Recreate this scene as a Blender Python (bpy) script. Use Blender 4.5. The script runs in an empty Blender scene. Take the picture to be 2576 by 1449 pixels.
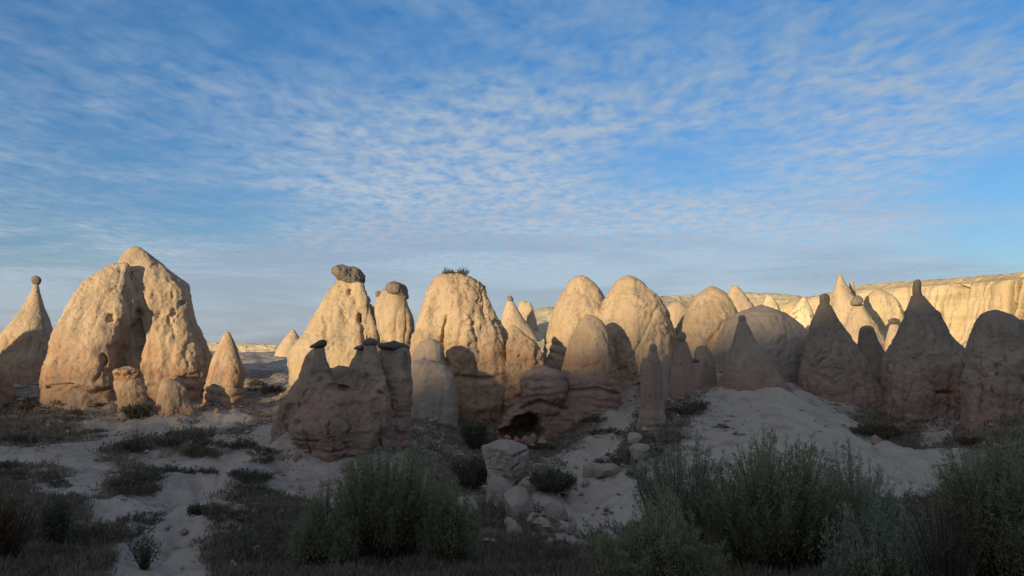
import bpy, math, random
import numpy as np
from mathutils import Vector

SC = bpy.context.scene
COL = SC.collection
RNG = np.random.default_rng(7)
random.seed(7)

# ------------------------------------------------------------------ camera
CAM = np.array([0.0, 0.0, 2.0])
CX, CY, FOC = 1288.0, 724.5, 2143.0          # photograph measured on a 2576 x 1449 grid
PITCH = math.atan((880.0 - CY) / FOC)
cd = bpy.data.cameras.new('camera')
cam = bpy.data.objects.new('camera', cd)
COL.objects.link(cam)
cam.location = CAM
cam.rotation_euler = (math.pi / 2 + PITCH, 0, 0)
cd.sensor_width = 36.0
cd.lens = 36.0 * FOC / 2576.0
cd.clip_start = 0.1
cd.clip_end = 20000.0
SC.camera = cam

def ray(px, py):
    a = (np.asarray(px, float) - CX) / FOC
    b = -(np.asarray(py, float) - CY) / FOC
    cp, sp = math.cos(PITCH), math.sin(PITCH)
    return a, cp - b * sp, sp + b * cp

def P(px, py, D):
    x, y, z = ray(px, py)
    t = D / y
    return np.stack([x * t, y * t, z * t + CAM[2]], -1)

def PXSCALE(py, D):
    """metres per photograph pixel at distance D"""
    _, y, _ = ray(CX, py)
    return D / y / FOC

def proj(V):
    q = V - CAM
    cp, sp = math.cos(PITCH), math.sin(PITCH)
    f = np.maximum(q[:, 1] * cp + q[:, 2] * sp, 1e-3)
    u = -q[:, 1] * sp + q[:, 2] * cp
    return CX + q[:, 0] / f * FOC, CY - u / f * FOC

# ------------------------------------------------------------------ light
SUN_EL, SUN_AZ = math.radians(8.0), math.radians(36.0)      # low sun behind the camera's left shoulder
TRAVEL = Vector((math.sin(SUN_AZ) * math.cos(SUN_EL), math.cos(SUN_AZ) * math.cos(SUN_EL), -math.sin(SUN_EL)))
sd = bpy.data.lights.new('sun', 'SUN')
sd.energy = 5.0
sd.angle = math.radians(0.53)
sd.color = (1.0, 0.77, 0.46)
so = bpy.data.objects.new('sun', sd)
COL.objects.link(so)
so.rotation_euler = TRAVEL.to_track_quat('-Z', 'Y').to_euler()
so.location = (-60, -80, 60)

SC.view_settings.view_transform = 'Standard'
SC.view_settings.look = 'None'
SC.view_settings.exposure = 0.45
SC.view_settings.gamma = 1.0
SC.view_settings.use_curve_mapping = False

world = bpy.data.worlds.new('World')
SC.world = world
world.use_nodes = True

class NT:
    """tiny node-tree writer"""
    def __init__(s, tree):
        s.t = tree
    def n(s, typ, **kw):
        nd = s.t.nodes.new(typ)
        ins = kw.pop('ins', {})
        for k, v in kw.items():
            setattr(nd, k, v)
        for k, v in ins.items():
            if isinstance(v, bpy.types.NodeSocket):
                s.t.links.new(v, nd.inputs[k])
            else:
                nd.inputs[k].default_value = v
        return nd
    def m(s, op, a, b=0.0, c=None, clamp=False):
        ins = {0: a, 1: b}
        if c is not None:
            ins[2] = c
        return s.n('ShaderNodeMath', operation=op, use_clamp=clamp, ins=ins).outputs[0]
    def v(s, op, a, b=(0, 0, 0)):
        nd = s.n('ShaderNodeVectorMath', operation=op, ins={0: a, 1: b})
        return nd.outputs['Value'] if op in ('LENGTH', 'DOT_PRODUCT', 'DISTANCE') else nd.outputs[0]
    def noise(s, vec, scale, detail=4.0, rough=0.55, dist=0.0):
        return s.n('ShaderNodeTexNoise', ins={'Vector': vec, 'Scale': scale, 'Detail': detail, 'Roughness': rough, 'Distortion': dist}).outputs[0]
    def mix(s, fac, a, b, blend='MIX'):
        nd = s.n('ShaderNodeMix', data_type='RGBA', blend_type=blend)
        for k, v in ((0, fac), (6, a), (7, b)):
            if isinstance(v, bpy.types.NodeSocket):
                s.t.links.new(v, nd.inputs[k])
            else:
                nd.inputs[k].default_value = v
        return nd.outputs[2]
    def sm(s, val, lo, hi):
        return s.n('ShaderNodeMapRange', interpolation_type='SMOOTHSTEP', ins={0: val, 1: lo, 2: hi, 3: 0.0, 4: 1.0}).outputs[0]

def build_world():
    t = world.node_tree
    t.nodes.clear()
    g = NT(t)
    sky = g.n('ShaderNodeTexSky', sky_type='NISHITA', sun_disc=False, sun_elevation=SUN_EL,
              sun_rotation=math.radians(180) + SUN_AZ, air_density=1.0, dust_density=0.6, ozone_density=3.0)
    d = g.n('ShaderNodeTexCoord').outputs['Generated']
    sep = g.n('ShaderNodeSeparateXYZ', ins={0: d})
    zr = sep.outputs[2]
    zc = g.m('MAXIMUM', zr, 0.008)
    u = g.n('ShaderNodeCombineXYZ', ins={0: g.m('DIVIDE', sep.outputs[0], zc), 1: g.m('DIVIDE', sep.outputs[1], zc), 2: 0.0}).outputs[0]
    # blue air: deeper towards the top of the sky
    grad = g.sm(zr, 0.0, 0.42)
    tint = g.mix(grad, (0.97, 0.99, 1.15, 1), (0.43, 0.95, 1.33, 1))
    blue = g.mix(1.0, sky.outputs[0], tint, 'MULTIPLY')
    # rippled high cloud
    rot = g.n('ShaderNodeMapping', ins={'Vector': u, 'Rotation': (0, 0, math.radians(22)), 'Scale': (1.0, 0.55, 1.0)}).outputs[0]
    warp = g.n('ShaderNodeTexNoise', ins={'Vector': u, 'Scale': 1.6, 'Detail': 2.0}).outputs[1]
    rot = g.v('ADD', rot, g.v('SCALE', g.v('SUBTRACT', warp, (.5, .5, .5))))
    rot.node.inputs[1].links[0].from_node.inputs['Scale'].default_value = 0.16
    cells = g.noise(rot, 8.5, 2.0, 0.5, 0.0)
    fine = g.noise(rot, 22.0, 2.0, 0.5)
    big = g.noise(u, 0.75, 5.0, 0.6, 0.15)
    cov = g.m('ADD', g.m('MULTIPLY', g.m('SUBTRACT', big, 0.5), 1.9), 0.63)
    for (px, py, rx, ry, k) in ((330, 400, 330, 190, .60), (620, 560, 230, 70, .35), (870, 70, 420, 70, .42), (1640, 410, 270, 75, .62), (2540, 560, 170, 170, .75),
                                (60, 610, 140, 50, .4), (60, 60, 260, 130, .2), (2500, 60, 150, 60, .2), (1500, 300, 200, 40, .15),
                                (1180, 480, 470, 150, -.60), (1350, 300, 260, 90, -.25), (2050, 180, 430, 130, -.25), (1600, 640, 480, 70, -.30), (480, 670, 500, 80, -.45), (250, 790, 600, 70, -.35), (1250, 760, 700, 60, -.3), (1750, 610, 600, 80, -.4)):
        c = P(px, py, 1.0) - CAM
        c = c / np.linalg.norm(c)
        e = g.v('MULTIPLY', g.v('SUBTRACT', d, tuple(c)), (FOC / rx, FOC / rx, FOC / ry))
        dd = g.v('DOT_PRODUCT', e, e)
        gs = g.m('EXPONENT', g.m('MULTIPLY', dd, -0.8))
        cov = g.m('SUBTRACT', cov, g.m('MULTIPLY', gs, k))
    amp = g.sm(zr, 0.02, 0.16)
    rip = g.m('ADD', g.m('MULTIPLY', g.m('SUBTRACT', cells, 0.5), 2.1), g.m('MULTIPLY', g.m('SUBTRACT', fine, 0.5), 1.0))
    rip = g.m('MULTIPLY', rip, g.m('ADD', g.m('MULTIPLY', amp, 0.75), 0.25))
    lowv = g.v('MULTIPLY', d, (5.0, 5.0, 34.0))
    band = g.m('SUBTRACT', 1.0, g.sm(zr, 0.06, 0.17))
    cov = g.m('ADD', cov, g.m('MULTIPLY', band, g.m('MULTIPLY', g.m('SUBTRACT', g.noise(lowv, 1.0, 4.0, 0.55, 0.3), 0.47), 3.0)))
    cov = g.m('ADD', cov, g.m('MULTIPLY', g.m('SUBTRACT', 1.0, g.sm(zr, 0.01, 0.13)), 0.40))
    covc = g.m('MINIMUM', g.m('MAXIMUM', cov, 0.0), 1.0)
    dens = g.m('MULTIPLY', covc, g.m('ADD', 0.70, rip), clamp=True)
    dens = g.m('MULTIPLY', dens, g.m('MINIMUM', 1.0, g.m('MULTIPLY', g.m('MAXIMUM', g.m('ADD', zr, 0.02), 0.0), 30.0)))
    ccol = g.mix(g.sm(zr, 0.14, 0.42), (3.35, 3.95, 4.75, 1), (1.6, 2.65, 4.0, 1))
    bank = g.m('MULTIPLY', g.sm(g.noise(g.v('ADD', g.v('MULTIPLY', d, (3.2, 3.2, 26.0)), (4.3, 1.7, 0.6)), 1.0, 4.0, 0.55, 0.4), .42, .60), g.m('SUBTRACT', 1.0, g.sm(zr, 0.09, 0.20)))
    ccol = g.mix(g.m('MULTIPLY', bank, 0.75), ccol, (2.35, 2.75, 3.7, 1))
    # clouds on the sun's side are whiter and warmer
    sdir = (-math.sin(SUN_AZ), -math.cos(SUN_AZ), 0.25)
    ccol = g.mix(g.sm(g.v('DOT_PRODUCT', d, sdir), -0.45, 0.8), ccol, (5.5, 5.1, 4.75, 1))
    # a few slanting billows in the blue gap at the right
    xs = g.m('DIVIDE', sep.outputs[0], g.m('MAXIMUM', sep.outputs[1], 0.05))
    ph = g.m('MULTIPLY', g.m('ADD', g.m('ADD', xs, g.m('MULTIPLY', zr, 0.42)), g.m('MULTIPLY', fine, 0.010)), 2 * math.pi / (66.0 / FOC))
    bil = g.sm(g.m('SINE', ph), 0.0, 1.0)
    c = P(2075, 425, 1.0) - CAM
    c = c / np.linalg.norm(c)
    e = g.v('MULTIPLY', g.v('SUBTRACT', d, tuple(c)), (FOC / 110, FOC / 110, FOC / 48))
    bil = g.m('MULTIPLY', bil, g.m('EXPONENT', g.m('MULTIPLY', g.v('DOT_PRODUCT', e, e), -0.9)))
    dens = g.m('MAXIMUM', dens, g.m('MULTIPLY', bil, 0.55))
    col = g.mix(dens, blue, ccol)
    bg = g.n('ShaderNodeBackground', ins={'Color': col, 'Strength': 0.1})
    out = g.n('ShaderNodeOutputWorld')
    t.links.new(bg.outputs[0], out.inputs[0])
build_world()

# ------------------------------------------------------------------ numpy noise
_perm = np.random.default_rng(3).permutation(256)
_perm = np.concatenate([_perm, _perm, _perm])
_gr = np.random.default_rng(4).normal(size=(256, 3))
_gr /= np.linalg.norm(_gr, axis=1)[:, None]

def noise3(p):
    i = np.floor(p).astype(np.int64)
    f = p - i
    i &= 255
    w = f * f * f * (f * (f * 6 - 15) + 10)
    r = 0.0
    for dx in (0, 1):
        a = _perm[(i[:, 0] + dx) & 255]
        wx = w[:, 0] if dx else 1 - w[:, 0]
        for dy in (0, 1):
            b = _perm[(a + i[:, 1] + dy) & 255]
            wy = w[:, 1] if dy else 1 - w[:, 1]
            for dz in (0, 1):
                gg = _gr[_perm[(b + i[:, 2] + dz) & 255]]
                wz = w[:, 2] if dz else 1 - w[:, 2]
                r = r + wx * wy * wz * (gg[:, 0] * (f[:, 0] - dx) + gg[:, 1] * (f[:, 1] - dy) + gg[:, 2] * (f[:, 2] - dz))
    return r * 1.6

def fbm(p, oct=3, gain=0.5):
    r, a = 0.0, 1.0
    for k in range(oct):
        r = r + a * noise3(p * (2.03 ** k) + 17.3 * k)
        a *= gain
    return r

def sstep(x, a, b):
    t = np.clip((x - a) / (b - a), 0, 1)
    return t * t * (3 - 2 * t)

def seg_dist(px, py, line):
    best = np.full(len(px), 1e9)
    for (x0, y0), (x1, y1) in zip(line[:-1], line[1:]):
        dx, dy = x1 - x0, y1 - y0
        t = np.clip(((px - x0) * dx + (py - y0) * dy) / (dx * dx + dy * dy + 1e-9), 0, 1)
        best = np.minimum(best, np.hypot(px - x0 - t * dx, py - y0 - t * dy))
    return best

# ------------------------------------------------------------------ mesh helpers
def mesh_np(name, V, F, mats, smooth=True, midx=None, attrs=None):
    """V (n,3), F list/array of equal-length faces"""
    F = np.asarray(F, dtype=np.int32)
    me = bpy.data.meshes.new(name)
    k = F.shape[1]
    me.vertices.add(len(V))
    me.vertices.foreach_set('co', np.ascontiguousarray(V, dtype=np.float32).ravel())
    me.loops.add(F.size)
    me.loops.foreach_set('vertex_index', F.ravel())
    me.polygons.add(len(F))
    me.polygons.foreach_set('loop_start', np.arange(0, F.size, k, dtype=np.int32))
    me.polygons.foreach_set('loop_total', np.full(len(F), k, dtype=np.int32))
    for m in (mats if isinstance(mats, (list, tuple)) else [mats]):
        me.materials.append(m)
    if midx is not None:
        me.polygons.foreach_set('material_index', np.asarray(midx, dtype=np.int32))
    me.update(calc_edges=True)
    me.polygons.foreach_set('use_smooth', np.full(len(F), smooth, dtype=bool))
    for an, av in (attrs or {}).items():
        at = me.attributes.new(an, 'FLOAT', 'POINT')
        at.data.foreach_set('value', np.asarray(av, dtype=np.float32))
    me.update()
    return me

def obj(name, me, parent=None, loc=(0, 0, 0)):
    o = bpy.data.objects.new(name, me)
    COL.objects.link(o)
    o.location = loc
    if parent is not None:
        o.parent = parent
    return o

def tag(o, label=None, cat=None, group=None, kind=None):
    if label:
        o['label'] = label
    if cat:
        o['category'] = cat
    if group:
        o['group'] = group
    if kind:
        o['kind'] = kind
    return o

def lobe(rows, D, ratio=0.85, n=2.3, seg=40, step=None, drop=2.5, ybias=0.0, slope=0.0, ang=0.0):
    """a closed solid of stacked rings whose widths follow rows of (py, xl, xr) at distance D"""
    r = np.array(rows, float)
    ws = (r[:, 2] - r[:, 1]) / 2
    pys = np.linspace(r[0, 0], r[-1, 0], max(8, int((r[-1, 0] - r[0, 0]) / (step or 5)) + 1))
    cx = np.interp(pys, r[:, 0], (r[:, 2] + r[:, 1]) / 2)
    hw = np.interp(pys, r[:, 0], ws)
    z0 = P(cx[-1], pys[-1], D)[2] - drop
    Dr = D + ybias + slope * (P(cx, pys, D)[:, 2] - z0)
    Dr = D + ybias + slope * (P(cx, pys, Dr)[:, 2] - z0)
    pts = P(cx, pys, Dr)
    m = PXSCALE(pys, Dr)
    hw = hw * m
    base = pts[-1]
    pts = np.vstack([pts, base + [0, -slope * drop, -drop]])
    hw = np.append(hw, hw[-1] * 1.03)
    th = np.linspace(0, 2 * np.pi, seg, endpoint=False)
    c, s = np.cos(th), np.sin(th)
    ex = 2.0 / n
    ux = np.sign(c) * np.abs(c) ** ex
    uy = np.sign(s) * np.abs(s) ** ex
    if ang:
        ca, sa = math.cos(ang), math.sin(ang)
        ux, uy = ux * ca - uy * ratio * sa, (ux * sa + uy * ratio * ca) / ratio
        uy = uy / np.abs(ux).max()
        ux = ux / np.abs(ux).max()
    zrel = pts[:, 2] - pts[-1, 2]
    V = np.zeros((len(pts), seg, 3))
    V[:, :, 0] = pts[:, 0:1] + hw[:, None] * ux
    V[:, :, 1] = pts[:, 1:2] + hw[:, None] * ratio * uy
    V[:, :, 2] = pts[:, 2:3]
    nr = len(pts)
    V = V.reshape(-1, 3)
    idx = np.arange(nr * seg).reshape(nr, seg)
    a, b = idx[:-1], idx[1:]
    Q = np.stack([a, b, np.roll(b, -1, 1), np.roll(a, -1, 1)], -1).reshape(-1, 4)
    top = np.array([pts[0] + [0, 0, hw[0] * 0.35]])
    bot = np.array([pts[-1]])
    V = np.vstack([V, top, bot])
    ti, bi = nr * seg, nr * seg + 1
    T1 = np.stack([idx[0], np.roll(idx[0], -1), np.full(seg, ti), np.full(seg, ti)], -1)
    T2 = np.stack([np.roll(idx[-1], -1), idx[-1], np.full(seg, bi), np.full(seg, bi)], -1)
    wz = (pts[:, 2][::-1], hw[::-1])
    return V, Q, T1[:, :3], T2[:, :3], wz, (pts[-2][0], pts[-2][1], hw[-2], hw[-2] * ratio)

def fuse(lobes, vox):
    """join closed lobes and voxel-fuse them; returns verts, quads, normals"""
    me = bpy.data.meshes.new('temp')
    Vs, Fs, off = [], [], 0
    for (V, Q, T1, T2, _, _) in lobes:
        Vs.append(V)
        Fs += [tuple(f + off) for f in Q] + [tuple(f + off) for f in T1] + [tuple(f + off) for f in T2]
        off += len(V)
    me.from_pydata(np.vstack(Vs).tolist(), [], [list(map(int, f)) for f in Fs])
    o = bpy.data.objects.new('temp', me)
    COL.objects.link(o)
    md = o.modifiers.new('r', 'REMESH')
    md.mode = 'VOXEL'
    md.voxel_size = vox
    dg = bpy.context.evaluated_depsgraph_get()
    ev = o.evaluated_get(dg).to_mesh()
    nv, nf = len(ev.vertices), len(ev.polygons)
    V = np.empty(nv * 3, np.float32); ev.vertices.foreach_get('co', V)
    N = np.empty(nv * 3, np.float32); ev.vertices.foreach_get('normal', N)
    F = np.empty(len(ev.loops), np.int32); ev.loops.foreach_get('vertex_index', F)
    bpy.data.objects.remove(o)
    bpy.data.meshes.remove(me)
    F = F.reshape(-1, 4)
    V = V.reshape(-1, 3).astype(float)
    N = N.reshape(-1, 3).astype(float)
    # two rounds of smoothing take the voxel steps off
    E = np.vstack([F[:, [0, 1]], F[:, [1, 2]], F[:, [2, 3]], F[:, [3, 0]]])
    for _ in range(2):
        acc = np.zeros_like(V); cnt = np.zeros(len(V))
        for k in range(3):
            acc[:, k] = np.bincount(E[:, 0], V[E[:, 1], k], len(V)) + np.bincount(E[:, 1], V[E[:, 0], k], len(V))
        cnt = np.bincount(E[:, 0], minlength=len(V)) + np.bincount(E[:, 1], minlength=len(V))
        V = 0.45 * V + 0.55 * acc / np.maximum(cnt, 1)[:, None]
    return V, F, N

def rough(V, N, wz, amp, seed, pits=0.0, strata=(), dents=(), cracks=(), flute=0.3, fscale=1.0, gully=0.45, joints=0.4):
    zs = np.concatenate([w[0] for w in wz]); hs = np.concatenate([w[1] for w in wz])
    zb = np.linspace(zs.min(), zs.max(), 60)
    wb = np.max([np.interp(zb, w[0], w[1], left=0, right=0) for w in wz], 0)
    lw = np.interp(V[:, 2], zb, wb)
    k = np.clip(lw / 2.2, 0.06, 1.0) * amp
    S = np.array([seed * 7.7, seed * 3.1, seed * 1.3])
    q = V * fscale
    d = 0.55 * fbm(q * 0.30 + S, 2) + 0.28 * fbm(q * 0.85 + S * 2, 3) + 0.13 * fbm(q * 3.0 - S, 3)
    d += flute * fbm(q * [0.9, 0.9, 0.16] + S, 2)
    d += 0.10 * np.abs(fbm(q * 1.5 + S * 3, 3))
    # rain gullies that run down the flanks, thin beds and grit
    gul = noise3(q * [0.62, 0.62, 0.07] + S * 9 + 0.25 * noise3(q * 0.8)[:, None])
    d -= gully * np.exp(-(gul / 0.075) ** 2) * sstep(noise3(q * [.2, .2, .3] + S), -.45, .3)
    bz = V[:, 2] * 1.9 + 0.9 * noise3(q * [0.3, 0.3, 0.4] - S)
    d += 0.07 * sstep(bz - np.floor(bz), 0, .3) * sstep(noise3(q * [.4, .4, .8] + S * 2), -.2, .5)
    d += 0.07 * noise3(q * 6.5 + S)
    jt = np.abs(noise3(q * [.75, .75, .32] + S * 11 + 0.3 * noise3(q * 1.6)[:, None]))
    d -= joints * (1 - sstep(jt, 0.0, 0.05)) * sstep(noise3(q * .38 + S * 3), -.05, .35)
    jh = np.abs(noise3(q * [.22, .22, .95] + S * 13))
    d -= 0.6 * joints * (1 - sstep(jh, 0.0, 0.06)) * sstep(noise3(q * .5 - S * 3), .0, .4)
    if pits:
        p = noise3(q * [1.5, 1.5, 1.15] + S * 5)
        p2 = noise3(q * 0.33 - S)
        d -= pits * sstep(p, 0.34, 0.5) * sstep(p2, -0.25, 0.25)
    px, py = proj(V)
    front = sstep(-N[:, 1], -0.15, 0.35)
    for (y0, y1, am, fr) in strata:
        bed = V[:, 2] * fr + 0.7 * noise3(q * [0.25, 0.25, 0.5] + S) + 0.35 * noise3(q * [1.1, 1.1, .7] - S)
        fr_ = bed - np.floor(bed)
        led = sstep(fr_, 0.0, 0.22) * (1 - sstep(fr_, 0.62, 1.0))
        ms = sstep(py, y0 - 12, y0 + 8) * (1 - sstep(py, y1 - 8, y1 + 12))
        d += am * (led - 0.55) * ms * sstep(noise3(q * 0.5 + S * 4), -0.5, 0.3)
    V2 = V + N * (d * k)[:, None]
    for (x, y, rx, ry, dep) in dents:
        wob = 0.22 * noise3(q * 0.9 + S * 6)
        e = np.sqrt(((px - x) / rx) ** 2 + ((py - y) / ry) ** 2) + wob
        V2[:, 1] += dep * (1 - sstep(e, 0.55, 1.05)) * front
    for (line, wd, dep) in cracks:
        wob = wd * 0.8 * noise3(q * 1.3 + S * 7)
        dd = seg_dist(px + wob, py, line)
        V2[:, 1] += dep * (1 - sstep(dd, wd * 0.25, wd)) * front
    return V2

FOOT = []

def rock(name, lobes, D, mat, label, cat, group=None, amp=0.30, seed=1, vox=None, parent=None, facets=0, foot=True, **kw):
    V, F, N = fuse(lobes, vox or D * 0.0016)
    if parent is None and D < 80 and foot:
        FOOT.extend(l[5] for l in lobes)
    if facets:
        fr = np.random.default_rng(seed)
        c = V.mean(0)
        for _ in range(facets):
            nv = fr.normal(size=3) * [1, 1, .75]
            nv /= np.linalg.norm(nv)
            dd = (V - c) @ nv
            lim = dd.max() * fr.uniform(.62, .86)
            V = V - nv * (np.maximum(0, dd - lim) * .93)[:, None]
    V = rough(V, N, [l[4] for l in lobes], amp, seed, **kw)
    zmin, zmax = V[:, 2].min(), V[:, 2].max()
    base = np.array([V[:, 0].mean(), V[:, 1].mean(), zmin])
    if parent is not None:
        base = np.array(parent.location)
    me = mesh_np(name, V - base, F, mat)
    if parent is not None:
        return obj(name, me, parent)
    o = obj(name, me, None, tuple(base))
    return tag(o, label, cat, group)

# ------------------------------------------------------------------ materials
def new_mat(name):
    m = bpy.data.materials.new(name)
    m.use_nodes = True
    t = m.node_tree
    t.nodes.clear()
    g = NT(t)
    bs = g.n('ShaderNodeBsdfPrincipled', ins={'Roughness': 0.95, 'Specular IOR Level': 0.08})
    out = g.n('ShaderNodeOutputMaterial')
    t.links.new(bs.outputs[0], out.inputs[0])
    return m, g, bs

def tuff(name, light, tan, red, redz, grey=(0.21, 0.19, 0.165, 1), grey_amt=0.5, bump=0.8, gtop=None):
    """soft volcanic tuff: beds of tan, cream and rust with weathered grey crust.
    redz = (z where the rusty beds end, z where they are full), in world metres"""
    m, g, bs = new_mat(name)
    pos = g.n('ShaderNodeNewGeometry').outputs['Position']
    z = g.n('ShaderNodeSeparateXYZ', ins={0: pos}).outputs[2]
    n1 = g.noise(pos, 0.35, 5, 0.6, 0.4)
    n2 = g.noise(pos, 1.6, 6, 0.65)
    n3 = g.noise(pos, 7.0, 5, 0.7)
    st = g.noise(g.v('MULTIPLY', pos, (0.5, 0.5, 0.06)), 2.6, 4, 0.6)
    bedv = g.v('MULTIPLY', pos, (0.05, 0.05, 1.1))
    bed = g.noise(bedv, 1.0, 4, 0.6, 0.3)
    c = g.mix(g.sm(g.m('ADD', g.m('MULTIPLY', n1, .6), g.m('MULTIPLY', n2, .4)), 0.40, 0.60), tan, light)
    zn = g.m('ADD', z, g.m('MULTIPLY', g.m('SUBTRACT', n1, 0.5), 4.0))
    rf = g.m('SUBTRACT', 1.0, g.sm(zn, redz[1], redz[0]))
    rf = g.m('MULTIPLY', rf, g.sm(g.m('ADD', g.m('MULTIPLY', bed, 0.7), g.m('MULTIPLY', n2, 0.3)), 0.32, 0.58))
    c = g.mix(g.m('MULTIPLY', rf, 0.85), c, red)
    # weathered crust: patches and streaks that run down
    gf = g.m('MULTIPLY', g.sm(g.m('ADD', g.m('MULTIPLY', n2, .55), g.m('MULTIPLY', st, .45)), 0.47, 0.66), grey_amt)
    if gtop is not None:
        gf = g.m('ADD', gf, g.m('MULTIPLY', g.sm(zn, gtop[0], gtop[1]), 0.55), clamp=True)
    c = g.mix(gf, c, grey)
    c = g.mix(g.m('MULTIPLY', g.sm(n3, 0.60, 0.76), 0.30), c, (0.13, 0.10, 0.08, 1))
    c = g.mix(g.m('MULTIPLY', g.sm(n3, 0.46, 0.30), 0.25), c, light)
    # stones set in the tuff, and broad stains
    vo = g.n('ShaderNodeTexVoronoi', ins={'Vector': g.v('ADD', pos, g.v('SCALE', pos)), 'Scale': 2.6})
    vo.inputs['Vector'].links[0].from_node.inputs[1].links[0].from_node.inputs['Scale'].default_value = 0.13
    clast = g.m('MULTIPLY', g.m('SUBTRACT', 1.0, g.sm(vo.outputs['Distance'], 0.10, 0.24)), g.sm(g.noise(pos, 0.9, 2, .5), .45, .6))
    c = g.mix(g.m('MULTIPLY', clast, 0.5), c, (0.15, 0.125, 0.10, 1))
    stain = g.noise(g.v('MULTIPLY', pos, (1.3, 1.3, 0.16)), 0.8, 5, 0.65, 0.2)
    c = g.mix(g.m('MULTIPLY', g.sm(stain, .51, .66), .55), c, grey)
    c = g.mix(g.m('MULTIPLY', g.sm(stain, .47, .33), .45), c, light)
    g.t.links.new(c, bs.inputs['Base Color'])
    h = g.m('ADD', g.m('MULTIPLY', clast, 0.25), g.m('MULTIPLY', n3, 0.45))
    h = g.m('ADD', h, g.m('ADD', g.m('MULTIPLY', n2, 0.8), g.m('MULTIPLY', g.noise(pos, 22.0, 3, 0.6), 0.10)))
    bp = g.n('ShaderNodeBump', ins={'Strength': bump, 'Distance': 0.35, 'Height': h})
    g.t.links.new(bp.outputs[0], bs.inputs['Normal'])
    return m

LIGHT = (0.49, 0.375, 0.255, 1); TAN = (0.40, 0.295, 0.195, 1); RED = (0.33, 0.165, 0.095, 1)
M_TUFF = tuff('tuff_tan', LIGHT, TAN, (0.37, 0.205, 0.12, 1), (4.2, 0.2))
M_TUFF_PALE = tuff('tuff_pale', (0.47, 0.365, 0.25, 1), (0.40, 0.30, 0.195, 1), (0.36, 0.23, 0.13, 1), (1.5, -2.0), grey_amt=0.42, bump=0.7)
M_TUFF_PINK = tuff('tuff_pink', (0.39, 0.295, 0.22, 1), (0.30, 0.225, 0.17, 1), (0.33, 0.185, 0.135, 1), (2.2, -0.2), grey=(0.205, 0.175, 0.145, 1), grey_amt=0.55, gtop=(3.2, 5.5))
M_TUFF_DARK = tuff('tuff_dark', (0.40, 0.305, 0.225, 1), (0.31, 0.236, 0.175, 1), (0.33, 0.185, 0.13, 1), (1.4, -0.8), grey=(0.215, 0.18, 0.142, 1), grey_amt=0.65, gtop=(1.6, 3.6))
M_TUFF_GREY = tuff('tuff_ash', (0.33, 0.27, 0.215, 1), (0.27, 0.22, 0.18, 1), (0.27, 0.20, 0.15, 1), (-2, -5), grey_amt=0.25, bump=0.3)
M_CAP = tuff('cap_basalt', (0.25, 0.21, 0.17, 1), (0.17, 0.145, 0.125, 1), (0.17, 0.11, 0.08, 1), (-50, -60), grey=(0.09, 0.085, 0.08, 1), grey_amt=0.6)
M_CAP_DARK = tuff('cap_basalt_dark', (0.16, 0.135, 0.118, 1), (0.11, 0.095, 0.085, 1), (0.12, 0.09, 0.07, 1), (-50, -60), grey=(0.08, 0.074, 0.068, 1), grey_amt=0.6)

def ground_mat():
    m, g, bs = new_mat('sand_and_soil')
    pos = g.n('ShaderNodeNewGeometry').outputs['Position']
    veg = g.n('ShaderNodeAttribute', attribute_name='veg').outputs['Fac']
    ash = g.n('ShaderNodeAttribute', attribute_name='ash').outputs['Fac']
    n1 = g.noise(pos, 0.25, 5, 0.6)
    n2 = g.noise(pos, 1.3, 6, 0.65)
    n3 = g.noise(pos, 6.0, 5, 0.7)
    sand = g.mix(g.sm(n1, 0.35, 0.65), (0.36, 0.30, 0.245, 1), (0.43, 0.365, 0.305, 1))
    sand = g.mix(g.m('MULTIPLY', g.sm(n2, .5, .7), .4), sand, (0.24, 0.19, 0.15, 1))
    sand = g.mix(ash, sand, g.mix(n2, (0.39, 0.33, 0.26, 1), (0.46, 0.39, 0.31, 1)))
    crust = g.noise(pos, 0.6, 6, 0.7, 0.3)
    sand = g.mix(g.m('MULTIPLY', g.sm(crust, .50, .66), .55), sand, (0.20, 0.16, 0.12, 1))
    sand = g.mix(g.m('MULTIPLY', g.sm(n3, .54, .70), .35), sand, (0.17, 0.135, 0.105, 1))
    soil = g.mix(g.sm(n2, 0.4, 0.62), (0.11, 0.088, 0.066, 1), (0.22, 0.175, 0.13, 1))
    soil = g.mix(g.sm(n3, .5, .7), soil, (0.07, 0.07, 0.045, 1))
    vf = g.sm(g.m('ADD', veg, g.m('MULTIPLY', g.m('SUBTRACT', g.m('ADD', g.m('MULTIPLY', n2, .6), g.m('MULTIPLY', n3, .4)), 0.5), 2.2)), 0.35, 0.75)
    c = g.mix(vf, sand, soil)
    c = g.mix(g.m('MULTIPLY', g.sm(n3, 0.62, 0.78), 0.3), c, (0.12, 0.10, 0.085, 1))
    g.t.links.new(c, bs.inputs['Base Color'])
    h = g.m('ADD', g.m('MULTIPLY', n3, 0.3), g.m('ADD', g.m('MULTIPLY', n2, 0.8), g.m('MULTIPLY', g.noise(pos, 20.0, 3, 0.6), 0.08)))
    bp = g.n('ShaderNodeBump', ins={'Strength': 0.8, 'Distance': 0.35, 'Height': h})
    g.t.links.new(bp.outputs[0], bs.inputs['Normal'])
    return m

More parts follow.
